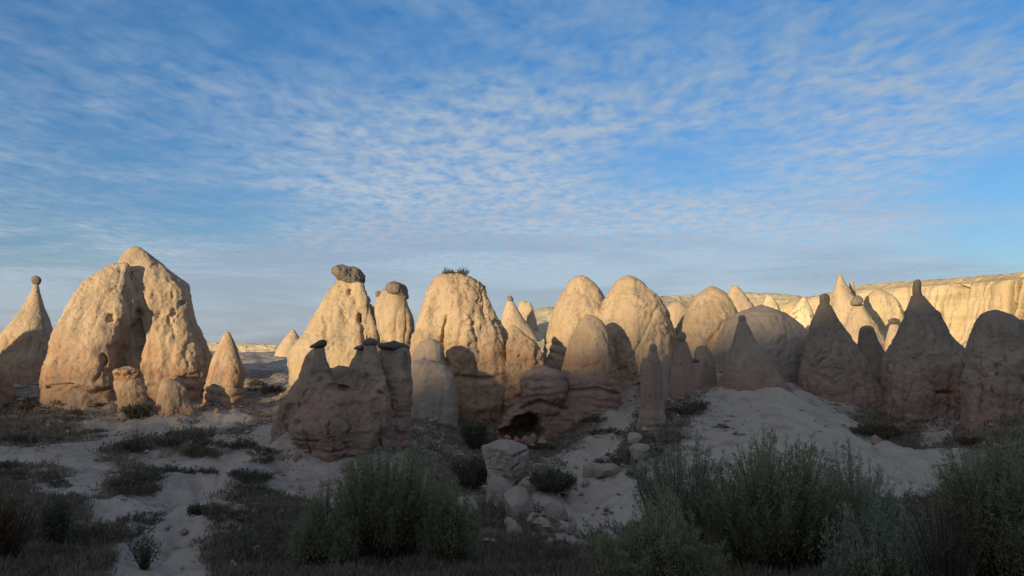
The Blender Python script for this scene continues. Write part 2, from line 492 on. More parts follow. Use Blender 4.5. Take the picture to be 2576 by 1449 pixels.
def hill_mat(name, a, b, dark, scale, dot=0.5):
    m, g, bs = new_mat(name)
    pos = g.n('ShaderNodeNewGeometry').outputs['Position']
    n1 = g.noise(pos, 0.09, 5, 0.6)
    n2 = g.noise(pos, scale, 5, 0.7)
    bed = g.noise(g.v('MULTIPLY', pos, (0.03, 0.03, 0.7)), 1.0, 4, 0.6, 0.4)
    c = g.mix(g.sm(g.m('ADD', g.m('MULTIPLY', n1, .4), g.m('MULTIPLY', bed, .6)), 0.4, 0.6), a, b)
    c = g.mix(g.m('MULTIPLY', g.sm(n2, 0.54, 0.66), dot), c, dark)
    st = g.noise(g.v('MULTIPLY', pos, (0.6, 0.6, 0.05)), 1.0, 4, 0.65)
    c = g.mix(g.m('MULTIPLY', g.sm(st, .55, .75), .35), c, dark)
    g.t.links.new(c, bs.inputs['Base Color'])
    bp = g.n('ShaderNodeBump', ins={'Strength': 0.6, 'Distance': 0.8, 'Height': n2})
    g.t.links.new(bp.outputs[0], bs.inputs['Normal'])
    return m

def leaf_mat(name, c1, c2, trans=0.25):
    m, g, bs = new_mat(name)
    tone = g.n('ShaderNodeAttribute', attribute_name='tone').outputs['Fac']
    info = g.n('ShaderNodeObjectInfo').outputs['Random']
    f = g.m('ADD', g.m('MULTIPLY', tone, 0.75), g.m('MULTIPLY', info, 0.25))
    c = g.mix(f, c1, c2)
    g.t.links.new(c, bs.inputs['Base Color'])
    bs.inputs['Roughness'].default_value = 0.65
    bs.inputs['Specular IOR Level'].default_value = 0.15
    tr = g.n('ShaderNodeBsdfTranslucent', ins={'Color': c})
    mx = g.n('ShaderNodeMixShader', ins={0: trans, 1: bs.outputs[0], 2: tr.outputs[0]})
    out = [n for n in g.t.nodes if n.type == 'OUTPUT_MATERIAL'][0]
    g.t.links.new(mx.outputs[0], out.inputs[0])
    return m

M_GROUND = ground_mat()
M_HILL = hill_mat('pale_hillside', (0.62, 0.52, 0.34, 1), (0.50, 0.41, 0.26, 1), (0.15, 0.135, 0.08, 1), 0.55, 0.85)
M_CLIFF = hill_mat('cliff_rock', (0.49, 0.395, 0.255, 1), (0.40, 0.31, 0.19, 1), (0.23, 0.175, 0.115, 1), 0.5, 0.4)
M_LEAF = leaf_mat('willow_leaf', (0.15, 0.155, 0.075, 1), (0.37, 0.37, 0.21, 1), 0.5)
M_LEAF2 = leaf_mat('silver_green_leaf', (0.15, 0.165, 0.10, 1), (0.36, 0.38, 0.25, 1), 0.5)
M_SCRUB = leaf_mat('dry_scrub', (0.06, 0.052, 0.036, 1), (0.15, 0.128, 0.085, 1), 0.2)
M_SCRUB_G = leaf_mat('dark_green_scrub', (0.05, 0.054, 0.034, 1), (0.13, 0.135, 0.08, 1), 0.2)
M_SCRUB_R = leaf_mat('russet_scrub', (0.055, 0.032, 0.018, 1), (0.14, 0.085, 0.045, 1), 0.1)
M_GRASS = leaf_mat('dry_grass', (0.10, 0.084, 0.056, 1), (0.26, 0.22, 0.15, 1), 0.2)
M_TWIG = leaf_mat('bark', (0.045, 0.035, 0.027, 1), (0.09, 0.072, 0.055, 1), 0.0)

# ------------------------------------------------------------------ ground
# (px, py, distance, scrub cover, ash) read off the photograph
CT = [
 (0,1030,60,.8,0),(120,1035,60,.6,0),(250,1045,59,.4,0),(400,1050,58,.5,0),(520,1035,62,.5,0),(640,990,72,.7,0),(700,975,76,.2,0),(640,945,86,.7,0),(640,903,98,.0,0),(720,908,98,.0,0),(560,903,98,.1,0),(640,896,112,.0,0),
 (-300,1040,58,.6,0),(-300,1180,40,.7,0),(-300,1400,22,1,0),
 (0,1090,52,.7,0),(140,1095,51,.8,0),(270,1080,53,.2,0),(0,1165,43,.0,0),(200,1135,46,.0,0),(420,1078,53,.0,0),(560,1060,56,.2,0),(680,1060,56,.5,0),
 (440,1095,51,.8,0),(470,1120,47,.8,0),(550,1120,47,.1,0),(620,1110,48,.7,0),(590,1160,43,.8,0),(680,1120,46,.3,0),
 (280,1140,45,.7,0),(330,1180,41,.6,0),(230,1180,41,.0,0),(420,1170,42,.1,0),(330,1230,36,.75,0),(180,1230,36,.0,0),(460,1240,35,.1,0),(520,1200,39,.0,0),(610,1150,44,.1,0),
 (0,1200,38,.8,0),(120,1195,39,.7,0),(0,1250,33,.8,0),(150,1290,30,.9,0),(300,1290,30,.0,0),(420,1300,29,.0,0),(380,1380,24,.1,0),(200,1370,25,1,0),(0,1380,24,1,0),
 (0,1449,20,1,0),(200,1449,20,1,0),(370,1449,20,.1,0),(430,1449,20,.3,0),(480,1380,24,.5,0),(520,1330,27,.3,0),(600,1220,37,.5,0),(660,1180,41,.1,0),(720,1190,42,.0,0),(760,1240,38,.0,0),(660,1260,34,.9,0),(720,1330,28,1,0),(600,1420,22,1,0),(800,1449,20,1,0),
 (690,1128,45,.1,0),(760,1148,43.3,.1,0),(840,1172,42.3,.15,0),(930,1165,43,.3,0),(900,1230,40,.3,0),(1050,1160,46,.5,0),(1100,1105,53,.5,0),(1000,1320,29,1,0),(1000,1449,20,1,0),
 (1180,1108,56,.8,0),(1260,1112,57.5,.5,0),(1350,1114,57.5,.7,0),(1420,1108,57,.7,0),(1160,1200,43,.7,0),(1250,1300,33,.8,0),(1340,1320,31,.6,0),(1250,1400,24,1,0),(1450,1420,22,.8,0),(1380,1449,20,1,0),
 (1480,1075,57,.6,0),(1560,1035,60,.4,0),(1540,1090,52,.1,0),(1480,1150,44,.2,0),(1420,1200,39,.6,0),(1450,1260,36,.1,.6),(1430,1350,29,.2,.6),(1560,1230,36,.1,1),(1570,1320,29,.2,1),(1520,1350,27,.6,.3),
 (1600,1120,45,.7,0),(1650,1115,44,.8,0),(1560,1170,41,.7,0),(1700,1050,47,.8,0),(1730,1015,51,.6,0),(1620,1060,50,.6,0),
 (1780,1060,46,.3,.6),(1820,1015,50,.2,.8),(1900,1006,50,.0,1),(1960,998,49,.0,1),(2050,1035,47,.0,1),(2150,1075,44.5,.0,1),(2250,1130,41,.1,1),(2340,1190,37,.2,1),
 (1720,1130,41,.5,.3),(1800,1110,41,.15,.8),(1950,1080,42,.0,1),(1950,1180,36,.1,1),(2150,1180,36,.2,1),(2280,1240,32,.4,.6),(1700,1200,36,.5,.5),
 (2120,1040,56,.3,.2),(2200,1075,54,.7,0),(2290,1105,52,.8,0),(2350,1120,50,.3,.3),(2300,1140,48,.8,0),(2430,1110,48,.6,0),(2576,1090,44,.8,0),(2576,1180,36,1,0),(2800,1100,44,.8,0),(2800,1300,28,1,0),
 (2350,1260,30,.8,0),(2450,1300,28,1,0),(2576,1300,25,1,0),(1700,1300,28,.7,0),(2000,1330,25,1,0),(2200,1330,25,1,0),(1650,1449,18,1,0),(1900,1449,18,1,0),(2200,1449,18,1,0),(2576,1449,17,1,0),(3000,1449,18,1,0),
 (1500,1010,62,.3,0),(1390,935,84,.4,0),(1640,975,62,.5,0),(1700,1000,58,.4,0),(2000,1000,58,.3,0),(2400,1050,56,.5,0),(2220,1040,60,.4,0),
 (-400,960,80,.5,0),(100,960,85,.5,0),(400,940,90,.5,0),(850,925,100,.3,0),(1150,930,95,.3,0),(1650,930,95,.3,0),(2000,920,100,.3,0),(2500,920,105,.3,0),(3000,930,100,.3,0),
]
for k in range(-4, 24):
    CT.append((k * 130, 895, 150, .2, 0)); CT.append((k * 130, 886, 240, .2, 0))
CT = np.array(CT, float)
CT[:, 3] = np.where((CT[:, 4] < .2) & (CT[:, 2] < 75), np.minimum(1, CT[:, 3] + .13), CT[:, 3])
CP = P(CT[:, 0], CT[:, 1], CT[:, 2])
def warp_xy(X, Y):
    return np.stack([np.clip(X / np.maximum(Y, 1), -1.1, 1.1) * 2.6, np.log(np.clip(Y, 14, 250)) * 1.5], -1)
_cq = warp_xy(CP[:, 0], CP[:, 1])
def _k(r):
    return np.where(r > 1e-9, r * r * np.log(r + 1e-12), 0.0)
_R = np.linalg.norm(_cq[:, None] - _cq[None], axis=2)
_n = len(_cq)
_A = np.zeros((_n + 3, _n + 3))
_A[:_n, :_n] = _k(_R) + np.eye(_n) * 0.0008
_A[:_n, _n] = 1; _A[:_n, _n + 1:] = _cq; _A[_n, :_n] = 1; _A[_n + 1:, :_n] = _cq.T
_B = np.zeros((_n + 3, 1)); _B[:_n, 0] = CP[:, 2]
_W = np.linalg.solve(_A, _B)

PATHS = []
for pl, w in (([(-60, 1180, 42), (0, 1166, 43), (200, 1136, 46), (420, 1078, 53), (520, 1062, 55), (600, 1056, 56)], .75),
              ([(385, 1470, 19), (400, 1440, 20), (425, 1340, 26.5), (445, 1260, 33), (520, 1205, 38.5), (600, 1160, 42.5), (685, 1124, 46)], .95),
              ([(1415, 1372, 27.5), (1460, 1240, 37), (1515, 1120, 48), (1570, 1022, 60)], 1.0)):
    a = np.array(pl, float)
    PATHS.append((P(a[:, 0], a[:, 1], a[:, 2])[:, :2], w))

def ground_at(X, Y, detail=True):
    X = np.asarray(X, float); Y = np.asarray(Y, float)
    q = warp_xy(X, Y)
    z = np.zeros(len(q)); veg = np.zeros(len(q)); ash = np.zeros(len(q))
    for s in range(0, len(q), 40000):
        qq = q[s:s + 40000]
        r = np.linalg.norm(qq[:, None] - _cq[None], axis=2)
        z[s:s + 40000] = _k(r) @ _W[:_n, 0] + _W[_n, 0] + qq @ _W[_n + 1:, 0]
        w = 1.0 / (r ** 3.2 + 2e-5)
        w /= w.sum(1, keepdims=True)
        veg[s:s + 40000] = w @ CT[:, 3]; ash[s:s + 40000] = w @ CT[:, 4]
    # verge of the road the camera stands on
    R = np.hypot(X, Y)
    verge = 0.3 - 0.02 * np.clip(R, 0, 8)
    f = sstep(Y, 2.5, 12.0)
    z = f * z + (1 - f) * verge
    veg = np.maximum(veg, 1 - sstep(Y, 13, 19))
    far = sstep(R, 240, 500)
    z = z * (1 - far) + far * 1.0
    # worn paths and the washed-out gully
    wx = X + .35 * noise3(np.stack([X * .45, Y * .45, X * 0 + 11], -1))
    for line, w in PATHS:
        dd = seg_dist(wx, Y, [tuple(q) for q in line])
        b = 1 - sstep(dd, w * .45, w * 1.5)
        z = z - .16 * (1 - sstep(dd, 0, w * 1.3)) + .10 * np.exp(-((dd - w * 1.6) / (.5 * w)) ** 2)
        veg = veg * (1 - b); ash = np.maximum(ash, .65 * b)
    # debris aprons at the feet of the rocks
    ap = np.zeros_like(z)
    for (fx, fy, ha, hb) in FOOT:
        near = (np.abs(X - fx) < ha + 6) & (np.abs(Y - fy) < hb + 6)
        if not near.any():
            continue
        dx, dy = X[near] - fx, Y[near] - fy
        e = np.sqrt((dx / ha) ** 2 + (dy / hb) ** 2)
        dist = np.maximum(0, e - 1) * (ha + hb) / 2
        A = min(1.0, .2 + .24 * ha)
        ap[near] = np.maximum(ap[near], A * np.exp(-dist / (.6 + .45 * ha)))
    z = z + ap * (0.85 + 0.5 * noise3(np.stack([X * .5, Y * .5, X * 0 + 7], -1)))
    if detail:
        p = np.stack([X, Y, np.zeros_like(X)], -1)
        k = np.clip(R / 40, 0.25, 1.0)
        z = z + k * (0.34 * fbm(p * 0.27, 4) + 0.20 * np.abs(fbm(p * 0.9 + 40, 3)) * (0.5 + veg) + 0.03 * fbm(p * 3.1, 2))
        # rain rills on the ash slopes
        gl = noise3(np.stack([X * .55 + Y * .2, Y * .12, X * 0 + 3], -1))
        z = z - (.06 + .22 * ash) * np.exp(-(gl / .10) ** 2) - 0.10 * ash * np.abs(noise3(np.stack([X * 1.3 + Y * 0.25, Y * 0.18, X * 0], -1)))
    return z, veg, ash

def build_ground():
    az = np.concatenate([np.radians(np.linspace(-180, -46, 40, endpoint=False)), np.radians(np.linspace(-46, 46, 560)), np.radians(np.linspace(46, 180, 41)[1:-1])])
    rr = np.concatenate([np.linspace(1.5, 14, 16, endpoint=False), np.exp(np.linspace(math.log(14), math.log(130), 330)), np.exp(np.linspace(math.log(130), math.log(6000), 40))[1:]])
    A, R = np.meshgrid(az, rr)
    X, Y = np.sin(A) * R, np.cos(A) * R
    z, veg, ash = ground_at(X.ravel(), Y.ravel())
    V = np.stack([X.ravel(), Y.ravel(), z], -1)
    nr, na = len(rr), len(az)
    idx = np.arange(nr * na).reshape(nr, na)
    a, b = idx[:-1], idx[1:]
    Q = np.stack([a, np.roll(a, -1, 1), np.roll(b, -1, 1), b], -1).reshape(-1, 4)
    z0, _, _ = ground_at(np.array([0.0]), np.array([0.0]))
    c = len(V)
    V = np.vstack([V, [[0, 0, z0[0]]]])
    T = np.stack([np.full(na, c), np.full(na, c), np.roll(idx[0], -1), idx[0]], -1)
    veg = np.append(veg, 1); ash = np.append(ash, 0)
    # the hub is closed with a small fan of quads split on the first ring's midpoints
    F = np.vstack([Q])
    me = mesh_np('ground', V, F, M_GROUND, attrs={'veg': veg, 'ash': ash})
    o = obj('ground', me)
    tag(o, 'pale sandy valley floor with scrubby slopes and a gully', kind='structure')
# the hill behind the camera whose shadow lies over the near half of the valley
def build_hill_behind():
    s0 = -620.0
    te = math.tan(SUN_EL)
    us = np.array([-150, -125, -98, -75, -57, -50, -44, -38, -35.5, -32.6, -27, -21, -15, -9.8, 10, 60, 160, 300, 480])
    hs = np.array([-92, -60, 1.5, 3.2, 3.5, 3.0, 5.0, 7.8, 8.4, 9.2, 11.8, 13.2, 15.0, 16.0, 17, 19, 22, 18, 10])
    u = np.concatenate([np.linspace(-150, -20, 200), np.linspace(-19.5, 20, 50), np.linspace(22, 480, 60)])
    rim = np.interp(u, us, hs) + 620 * te
    prof = [(-300, 0.0), (-190, 0.40), (-70, .78), (-25, .93), (-6, .985), (0, 1.0), (6, .985), (20, .94), (60, .76), (130, .42), (210, .14), (280, -0.03)]
    V = []
    for (ds, k) in prof:
        s = s0 + ds
        X = u * math.cos(SUN_AZ) + s * math.sin(SUN_AZ)
        Y = -u * math.sin(SUN_AZ) + s * math.cos(SUN_AZ)
        z = -4 + (rim + 4) * k
        p = np.stack([X, Y, z], -1)
        if abs(ds) > 1:
            p[:, 2] += min(1, abs(ds) / 60) * 3.0 * fbm(p * 0.02, 3)
        V.append(p)
    V = np.array(V)
    nr, nu = V.shape[:2]
    idx = np.arange(nr * nu).reshape(nr, nu)
    Q = np.stack([idx[:-1, :-1], idx[:-1, 1:], idx[1:, 1:], idx[1:, :-1]], -1).reshape(-1, 4)
    me = mesh_np('hill', V.reshape(-1, 3), Q, M_HILL)
    tag(obj('hill', me), 'scrubby hill behind the viewer that shades the near valley', kind='structure')
build_hill_behind()

# ------------------------------------------------------------------ far plateau, cliff and hill
def sheet(name, rimpts, prof, mat, label, nu=500, disp=None, radial=False, refine=1):
    """rimpts (px,py,D) of the skyline; prof (back offset m, height factor) from behind the rim down to the foot"""
    r = np.array(rimpts, float)
    R = P(r[:, 0], r[:, 1], r[:, 2])
    L = np.concatenate([[0], np.cumsum(np.linalg.norm(np.diff(R[:, :2], axis=0), axis=1))])
    s = np.linspace(0, L[-1], nu)
    C = np.stack([np.interp(s, L, R[:, k]) for k in range(3)], -1)
    ker = np.ones(9) / 9
    for k in range(2):
        C[4:-4, k] = np.convolve(C[:, k], ker, 'valid')
    tan = np.gradient(C[:, :2], axis=0)
    tan /= np.linalg.norm(tan, axis=1)[:, None]
    nrm = np.stack([tan[:, 1], -tan[:, 0]], -1)            # towards the viewer
    if radial:
        nrm = -C[:, :2] / np.linalg.norm(C[:, :2], axis=1)[:, None]
    pr = np.array(prof, float)
    t = np.linspace(0, len(pr) - 1, (len(pr) - 1) * refine + 1)
    off = np.interp(t, np.arange(len(pr)), pr[:, 0]); hf = np.interp(t, np.arange(len(pr)), pr[:, 1])
    foot = -2.0
    V = np.zeros((len(t), nu, 3))
    V[:, :, 0] = C[:, 0] + nrm[:, 0] * off[:, None]
    V[:, :, 1] = C[:, 1] + nrm[:, 1] * off[:, None]
    V[:, :, 2] = foot + (C[:, 2] - foot) * hf[:, None]
    V = V.reshape(-1, 3)
    if disp:
        V = disp(V, np.tile(s, len(t)), np.repeat(hf, nu), np.tile(nrm, (len(t), 1)))
    idx = np.arange(len(t) * nu).reshape(len(t), nu)
    Q = np.stack([idx[:-1, :-1], idx[1:, :-1], idx[1:, 1:], idx[:-1, 1:]], -1).reshape(-1, 4)
    me = mesh_np(name, V, Q, mat)
    return tag(obj(name, me), label, kind='structure')

def disp_hill(V, s, h, n):
    d = 2.2 * fbm(V * 0.06, 4) + 0.5 * fbm(V * 0.4, 3)
    k = np.clip((1 - h) * 4, 0.0, 1) * np.clip(h * 6, 0, 1)
    V = V.copy()
    V[:, :2] += n * (d * k)[:, None]
    V[:, 2] += 0.25 * fbm(V * 0.5 + 9, 3) * np.clip(h * 6, 0, 1)
    return V

def disp_cliff(V, s, h, n):
    p = np.stack([s, h * 16, s * 0], -1)
    face = np.clip((0.97 - h) * 8, 0, 1) * np.clip((h - 0.12) * 6, 0, 1)
    d = 1.3 * fbm(p * [0.05, 0.01, 1], 2) + 0.95 * fbm(p * [0.22, 0.05, 1] + 5, 3) + 0.22 * fbm(p * [.6, .8, 1] + 9, 3)
    cr = noise3(p * [0.115, 0.012, 1] + 31)
    d -= 3.2 * np.exp(-(cr / 0.05) ** 2)                   # deep vertical clefts
    cr2 = noise3(p * [0.27, 0.03, 1] + 77)
    d -= 0.8 * np.exp(-(cr2 / 0.05) ** 2)
    bed = (h * 16 * 0.6 + 0.5 * noise3(p * [.05, .1, 1])) % 1.0
    d += 0.25 * sstep(bed, 0, .15)
    px, py = proj(V)
    px = px + 3.0 * noise3(p * [.4, .5, 1] + 3)
    for line, wd, dep in (([(2352, 745), (2350, 770), (2346, 800)], 4, 2.0), ([(2408, 718), (2404, 750), (2392, 805)], 4.5, 2.6), ([(2473, 708), (2470, 770), (2463, 835)], 5, 2.6),
                          ([(2566, 690), (2552, 755), (2532, 830)], 7, 3.5), ([(2588, 690), (2572, 765), (2556, 850)], 7, 3.5), ([(2512, 745), (2514, 772)], 4, 1.5), ([(2300, 745), (2297, 800)], 4, 1.6),
                          ([(2408, 720), (2409, 728)], 9, 2.0), ([(2620, 690), (2600, 800)], 8, 3.0)):
        d -= dep * (1 - sstep(seg_dist(px, py, line), wd * .3, wd))
    V = V.copy()
    V[:, :2] += n * (d * face)[:, None]
    V[:, 2] += 0.2 * fbm(V * 0.4 + 9, 3) * np.clip(h * 6, 0, 1)
    top = np.clip((h - 0.9) * 12, 0, 1)
    V[:, 2] += 0.3 * np.abs(fbm(V * 0.7 + 3, 3)) * top
    return V

sheet('cliff', [(1990, 752, 214), (2060, 741, 208), (2150, 717, 190), (2250, 708, 182), (2320, 703, 174), (2450, 694, 163), (2576, 682, 150), (2800, 664, 138), (3200, 630, 118)],
      [(-120, 1.05), (-30, 1.01), (-8, 1.0), (0, 0.985), (2.5, .93), (5.0, .90), (5.6, .86), (6.4, .70), (7.0, .5), (8.0, .33), (10, .24), (16, .12), (26, 0.0), (34, -.12)], M_CLIFF,
      'sunlit golden cliff with dark vertical cracks under the plateau rim', nu=1300, disp=disp_cliff, refine=5)
sheet('hillside', [(1215, 884, 128), (1250, 830, 128), (1335, 776, 130), (1380, 768, 131), (1440, 764, 132), (1520, 760, 134), (1590, 760, 150), (1620, 752, 185), (1660, 742, 206), (1750, 738, 214), (1850, 731, 224), (1950, 735, 226), (2030, 744, 222), (2120, 750, 216), (2200, 752, 214)],
      [(-150, 1.1), (-40, 1.02), (-10, 1.0), (0, .985), (4, .93), (10, .80), (18, .62), (28, .42), (40, .2), (54, .04), (64, -.1)], M_HILL,
      'pale scrub-dotted hillside rising behind the twin lit domes', nu=420, disp=disp_hill, refine=6, radial=True)
sheet('distant_hill', [(300, 868, 290), (420, 864, 285), (520, 861, 280), (600, 862, 280), (660, 866, 280), (720, 870, 280), (900, 872, 270), (1100, 866, 270), (1300, 860, 270)],
      [(-300, 1.0), (-40, 1.0), (0, .99), (3, .80), (7, .50), (12, .22), (18, 0.05), (30, -.15)], M_HILL,
      'low pale scrub-dotted plateau on the horizon beside the small cone', nu=300, disp=disp_hill, refine=6, radial=True)

# ------------------------------------------------------------------ fairy chimneys
FC = 'rock spire'
def L(rows, D, **kw):
    return lobe(rows, D, **kw)

def cap(parent, rows, D, mat=None, seed=3, amp=0.4, drop=0.02, ratio=0.8, name='cap_stone', slope=0.0):
    amp = max(amp * 1.8, .3)
    l = lobe(rows, D, ratio=ratio, n=3.4, step=1.5, drop=drop, seg=28, slope=slope, ang=.3 + .5 * (seed % 3))
    return rock(name, [l], D, mat or M_CAP_DARK, None, None, amp=amp, seed=seed, vox=D * 0.0009, parent=parent, flute=0.1, fscale=2.4, gully=0.1)

# left edge
rock('rock_spire', [L([(905, -120, -60), (918, -150, -10), (930, -165, 5), (960, -180, 16), (1000, -185, 20), (1030, -190, 24)], 58)], 58, M_TUFF_PINK,
     'reddish rock cut off by the left edge, below the thin cone', 'rock', seed=11)
rock('rock_spire', [L([(640, -640, -590), (680, -690, -560), (760, -740, -500), (830, -780, -470), (900, -800, -450), (1000, -820, -430)], 56),
                    L([(735, -500, -440), (760, -530, -410), (820, -560, -380), (900, -590, -350), (1000, -600, -340)], 57)], 58, M_TUFF,
     'twin humped rock beyond the left edge that shades the thin cone', 'rock', seed=12)
o = rock('rock_spire', [L([(713, 84, 97), (735, 78, 100), (770, 60, 109), (800, 43, 118), (830, 20, 127), (860, -4, 136), (900, -28, 143), (960, -60, 152), (1010, -80, 160)], 74)], 74, M_TUFF,
         'thin tan cone near the left edge balancing a small round stone', FC, seed=13, amp=0.22, pits=.3)
cap(o, [(695, 84, 96), (698, 80, 101), (705, 79, 104), (712, 82, 101), (717, 86, 97)], 74, M_CAP, amp=.15)

# great left massif: buttress and set-back main mass
o = rock('rock_massif',
     [L([(622, 330, 352), (635, 312, 372), (655, 300, 398), (690, 285, 440), (715, 265, 468), (760, 245, 479), (800, 235, 489), (845, 225, 508), (890, 220, 526), (930, 220, 532), (980, 225, 522), (1040, 230, 510)], 63.6, ratio=.56, n=2.6, ybias=.5),
      L([(664, 286, 322), (690, 247, 326), (712, 216, 330), (735, 196, 336), (765, 184, 340), (800, 166, 336), (835, 150, 318), (870, 134, 303), (905, 122, 292), (935, 112, 290), (965, 108, 292), (985, 116, 296), (1005, 111, 300), (1040, 110, 302)], 59.3, ratio=.72, n=2.8, slope=.21)],
     62, M_TUFF, 'largest sunlit tan massif on the left, split by a deep shadowed cleft', FC, seed=2, amp=0.33, pits=0.35, gully=.3,
     strata=[(950, 990, .6, 1.1)],
     dents=[(278, 800, 12, 14, .35), (398, 795, 11, 13, .25), (436, 785, 9, 13, .22), (458, 762, 12, 8, .25), (260, 905, 10, 20, .3), (325, 740, 10, 70, .5), (345, 850, 16, 60, .5)],
     cracks=[([(112, 975), (180, 968), (230, 985), (300, 972)], 6, .55), ([(235, 960), (250, 945), (262, 900)], 5, .3), ([(322, 690), (338, 740), (350, 790)], 8, .3)])
o = rock('rock_outcrop', [L([(930, 294, 348), (945, 288, 358), (975, 290, 364), (1010, 296, 370), (1050, 298, 372)], 58.2, ratio=.8, n=3.2, ang=.5)], 58.2, M_TUFF,
         'squat reddish outcrop with a flat ledge against the massif foot', 'rock', seed=15, amp=.5, fscale=1.5, strata=[(930, 960, .5, 1.6)])
cap(o, [(926, 304, 330), (929, 288, 352), (934, 283, 360), (944, 288, 354), (952, 296, 350)], 58.0, M_TUFF, amp=.5, name='ledge')
rock('rock_outcrop', [L([(953, 418, 436), (962, 404, 450), (985, 399, 470), (1020, 394, 484), (1055, 388, 494)], 56.8, ratio=.9, n=4.5, ang=.72)], 56.8, M_TUFF,
     'small upright block with one sunlit face and one dark face', 'rock', seed=16, amp=.45, fscale=1.5)

o = rock('rock_spire', [L([(835, 566, 578), (848, 559, 584), (862, 552, 590), (890, 540, 600), (920, 530, 609), (950, 524, 617), (966, 520, 612), (985, 516, 612), (1015, 512, 610)], 60.5)], 60.5, M_TUFF,
         'small plain cone with a ledged base just right of the massif', FC, seed=17, amp=.42, strata=[(965, 1015, 0.55, 1.7)], pits=.3)
rock('rock_spire', [L([(827, 734, 740), (838, 727, 746), (852, 714, 755), (880, 697, 778), (920, 686, 800), (950, 680, 815)], 112)], 112, M_TUFF_PALE,
     'small pale pointed cone far behind, left of the capped spire', FC, seed=18, amp=.2)

# capped spire and bulb
o = rock('rock_spire', [L([(700, 852, 905), (720, 840, 914), (742, 826, 925), (770, 811, 936), (800, 796, 945), (830, 779, 950), (860, 754, 957), (890, 736, 963), (920, 733, 968), (960, 733, 974), (1000, 733, 980)], 70, n=2.5),
                        L([(712, 884, 914), (740, 886, 922), (780, 888, 934), (850, 900, 954), (920, 905, 965), (990, 905, 970)], 68.8, ratio=.6)], 70, M_TUFF_PALE,
         'tall sunlit spire crowned by a wide overhanging grey boulder', FC, seed=19, amp=.34, pits=.5,
         cracks=[([(812, 795), (822, 815), (820, 850)], 5, .2), ([(905, 790), (912, 830), (915, 870)], 6, .25)],
         dents=[(880, 735, 8, 10, .4), (905, 800, 7, 16, .3)])
cap(o, [(672, 840, 880), (675, 836, 896), (683, 834, 906), (692, 842, 913), (700, 850, 917), (709, 868, 916), (716, 880, 914)], 69.7, M_CAP, seed=4, amp=.35, ratio=.62)
o = rock('rock_spire', [L([(728, 958, 1010), (745, 948, 1016), (770, 942, 1026), (800, 944, 1036), (830, 950, 1040), (858, 958, 1038), (885, 955, 1038), (930, 950, 1040)], 65.5, n=2.4),
                        L([(770, 936, 950), (800, 934, 965), (850, 938, 975), (930, 938, 980)], 69.5, ratio=.8)], 65.5, M_TUFF_PALE,
         'bulb shaped sunlit rock with a knobby cap, right of the boulder crowned spire', FC, seed=20, amp=.3, pits=.3,
         dents=[(968, 865, 12, 8, .6)], strata=[(855, 900, .8, 1.2)])
cap(o, [(713, 978, 1008), (718, 972, 1018), (728, 970, 1022), (738, 976, 1024), (746, 1000, 1028), (752, 1010, 1027)], 65.2, M_CAP, seed=5, amp=.3)
cap(o, [(732, 946, 956), (738, 943, 958), (746, 945, 956)], 65, M_CAP, seed=6, amp=.2)

# dark capped group in front
o = rock('rock_group',
     [L([(872, 790, 818), (890, 787, 824), (910, 784, 829), (935, 776, 838), (960, 765, 850), (1000, 745, 870), (1060, 735, 880)], 44.5),
      L([(878, 892, 925), (895, 884, 935), (915, 876, 945), (950, 870, 955), (1000, 860, 965), (1080, 850, 975)], 45.2),
      L([(862, 916, 946), (880, 914, 952), (905, 908, 960), (945, 905, 966), (1000, 895, 975), (1080, 890, 985)], 44.2),
      L([(876, 958, 1026), (895, 950, 1032), (930, 948, 1035), (980, 945, 1034), (1060, 940, 1032), (1120, 935, 1030), (1180, 930, 1040)], 45.5, n=2.6),
      L([(925, 830, 880), (945, 775, 960), (970, 752, 1000), (1000, 728, 1020), (1040, 706, 1025), (1080, 697, 1028), (1120, 692, 1028), (1160, 690, 1035), (1210, 690, 1045), (1260, 690, 1050)], 46, ratio=.62),
      L([(985, 880, 925), (1000, 790, 960), (1040, 745, 975), (1075, 730, 975), (1105, 732, 960), (1130, 745, 940)], 43.6, ratio=.75, drop=.3),
      L([(1120, 745, 880), (1150, 755, 900), (1190, 775, 920), (1250, 765, 940)], 44.4, ratio=.6),
      L([(1010, 712, 742), (1050, 698, 748), (1110, 693, 752), (1128, 694, 748)], 44.6, ratio=.8, drop=.4)],
     45, M_TUFF_DARK, 'dark shaded rock cluster in front with three stone capped chimneys', 'rock group', seed=3, amp=.5, pits=.5, flute=.5,
     strata=[(1135, 1240, .9, 2.4)],
     dents=[(850, 975, 34, 14, .5)],
     cracks=[([(1016, 890), (1018, 960)], 5, .2), ([(950, 990), (952, 1150)], 9, .25), ([(735, 1100), (765, 1112), (800, 1110)], 5, .3)])
cap(o, [(855, 804, 820), (859, 796, 823), (866, 787, 822), (871, 780, 820), (875, 781, 812)], 44.4, seed=7, amp=.22)
cap(o, [(867, 910, 920), (871, 898, 922), (876, 890, 922), (879, 892, 918)], 45.0, seed=8, amp=.2)
cap(o, [(853, 920, 942), (857, 914, 948), (863, 912, 949), (867, 915, 948)], 44.1, seed=9, amp=.2)
cap(o, [(862, 975, 1005), (866, 958, 1018), (871, 953, 1026), (875, 956, 1029), (879, 970, 1028)], 45.4, seed=10, amp=.22)

rock('rock_dome', [L([(856, 1062, 1100), (870, 1045, 1115), (890, 1034, 1120), (930, 1028, 1124), (1000, 1025, 1126), (1110, 1020, 1130)], 58.3),
                   L([(908, 1035, 1090), (920, 1030, 1118), (945, 1030, 1142), (980, 1030, 1147), (1040, 1028, 1152), (1115, 1022, 1158)], 57.2, n=2.5)], 58, M_TUFF_GREY,
     'smooth ash grey dome beside the dark capped cluster, softly lit on top', FC, seed=21, amp=.36, flute=.3)

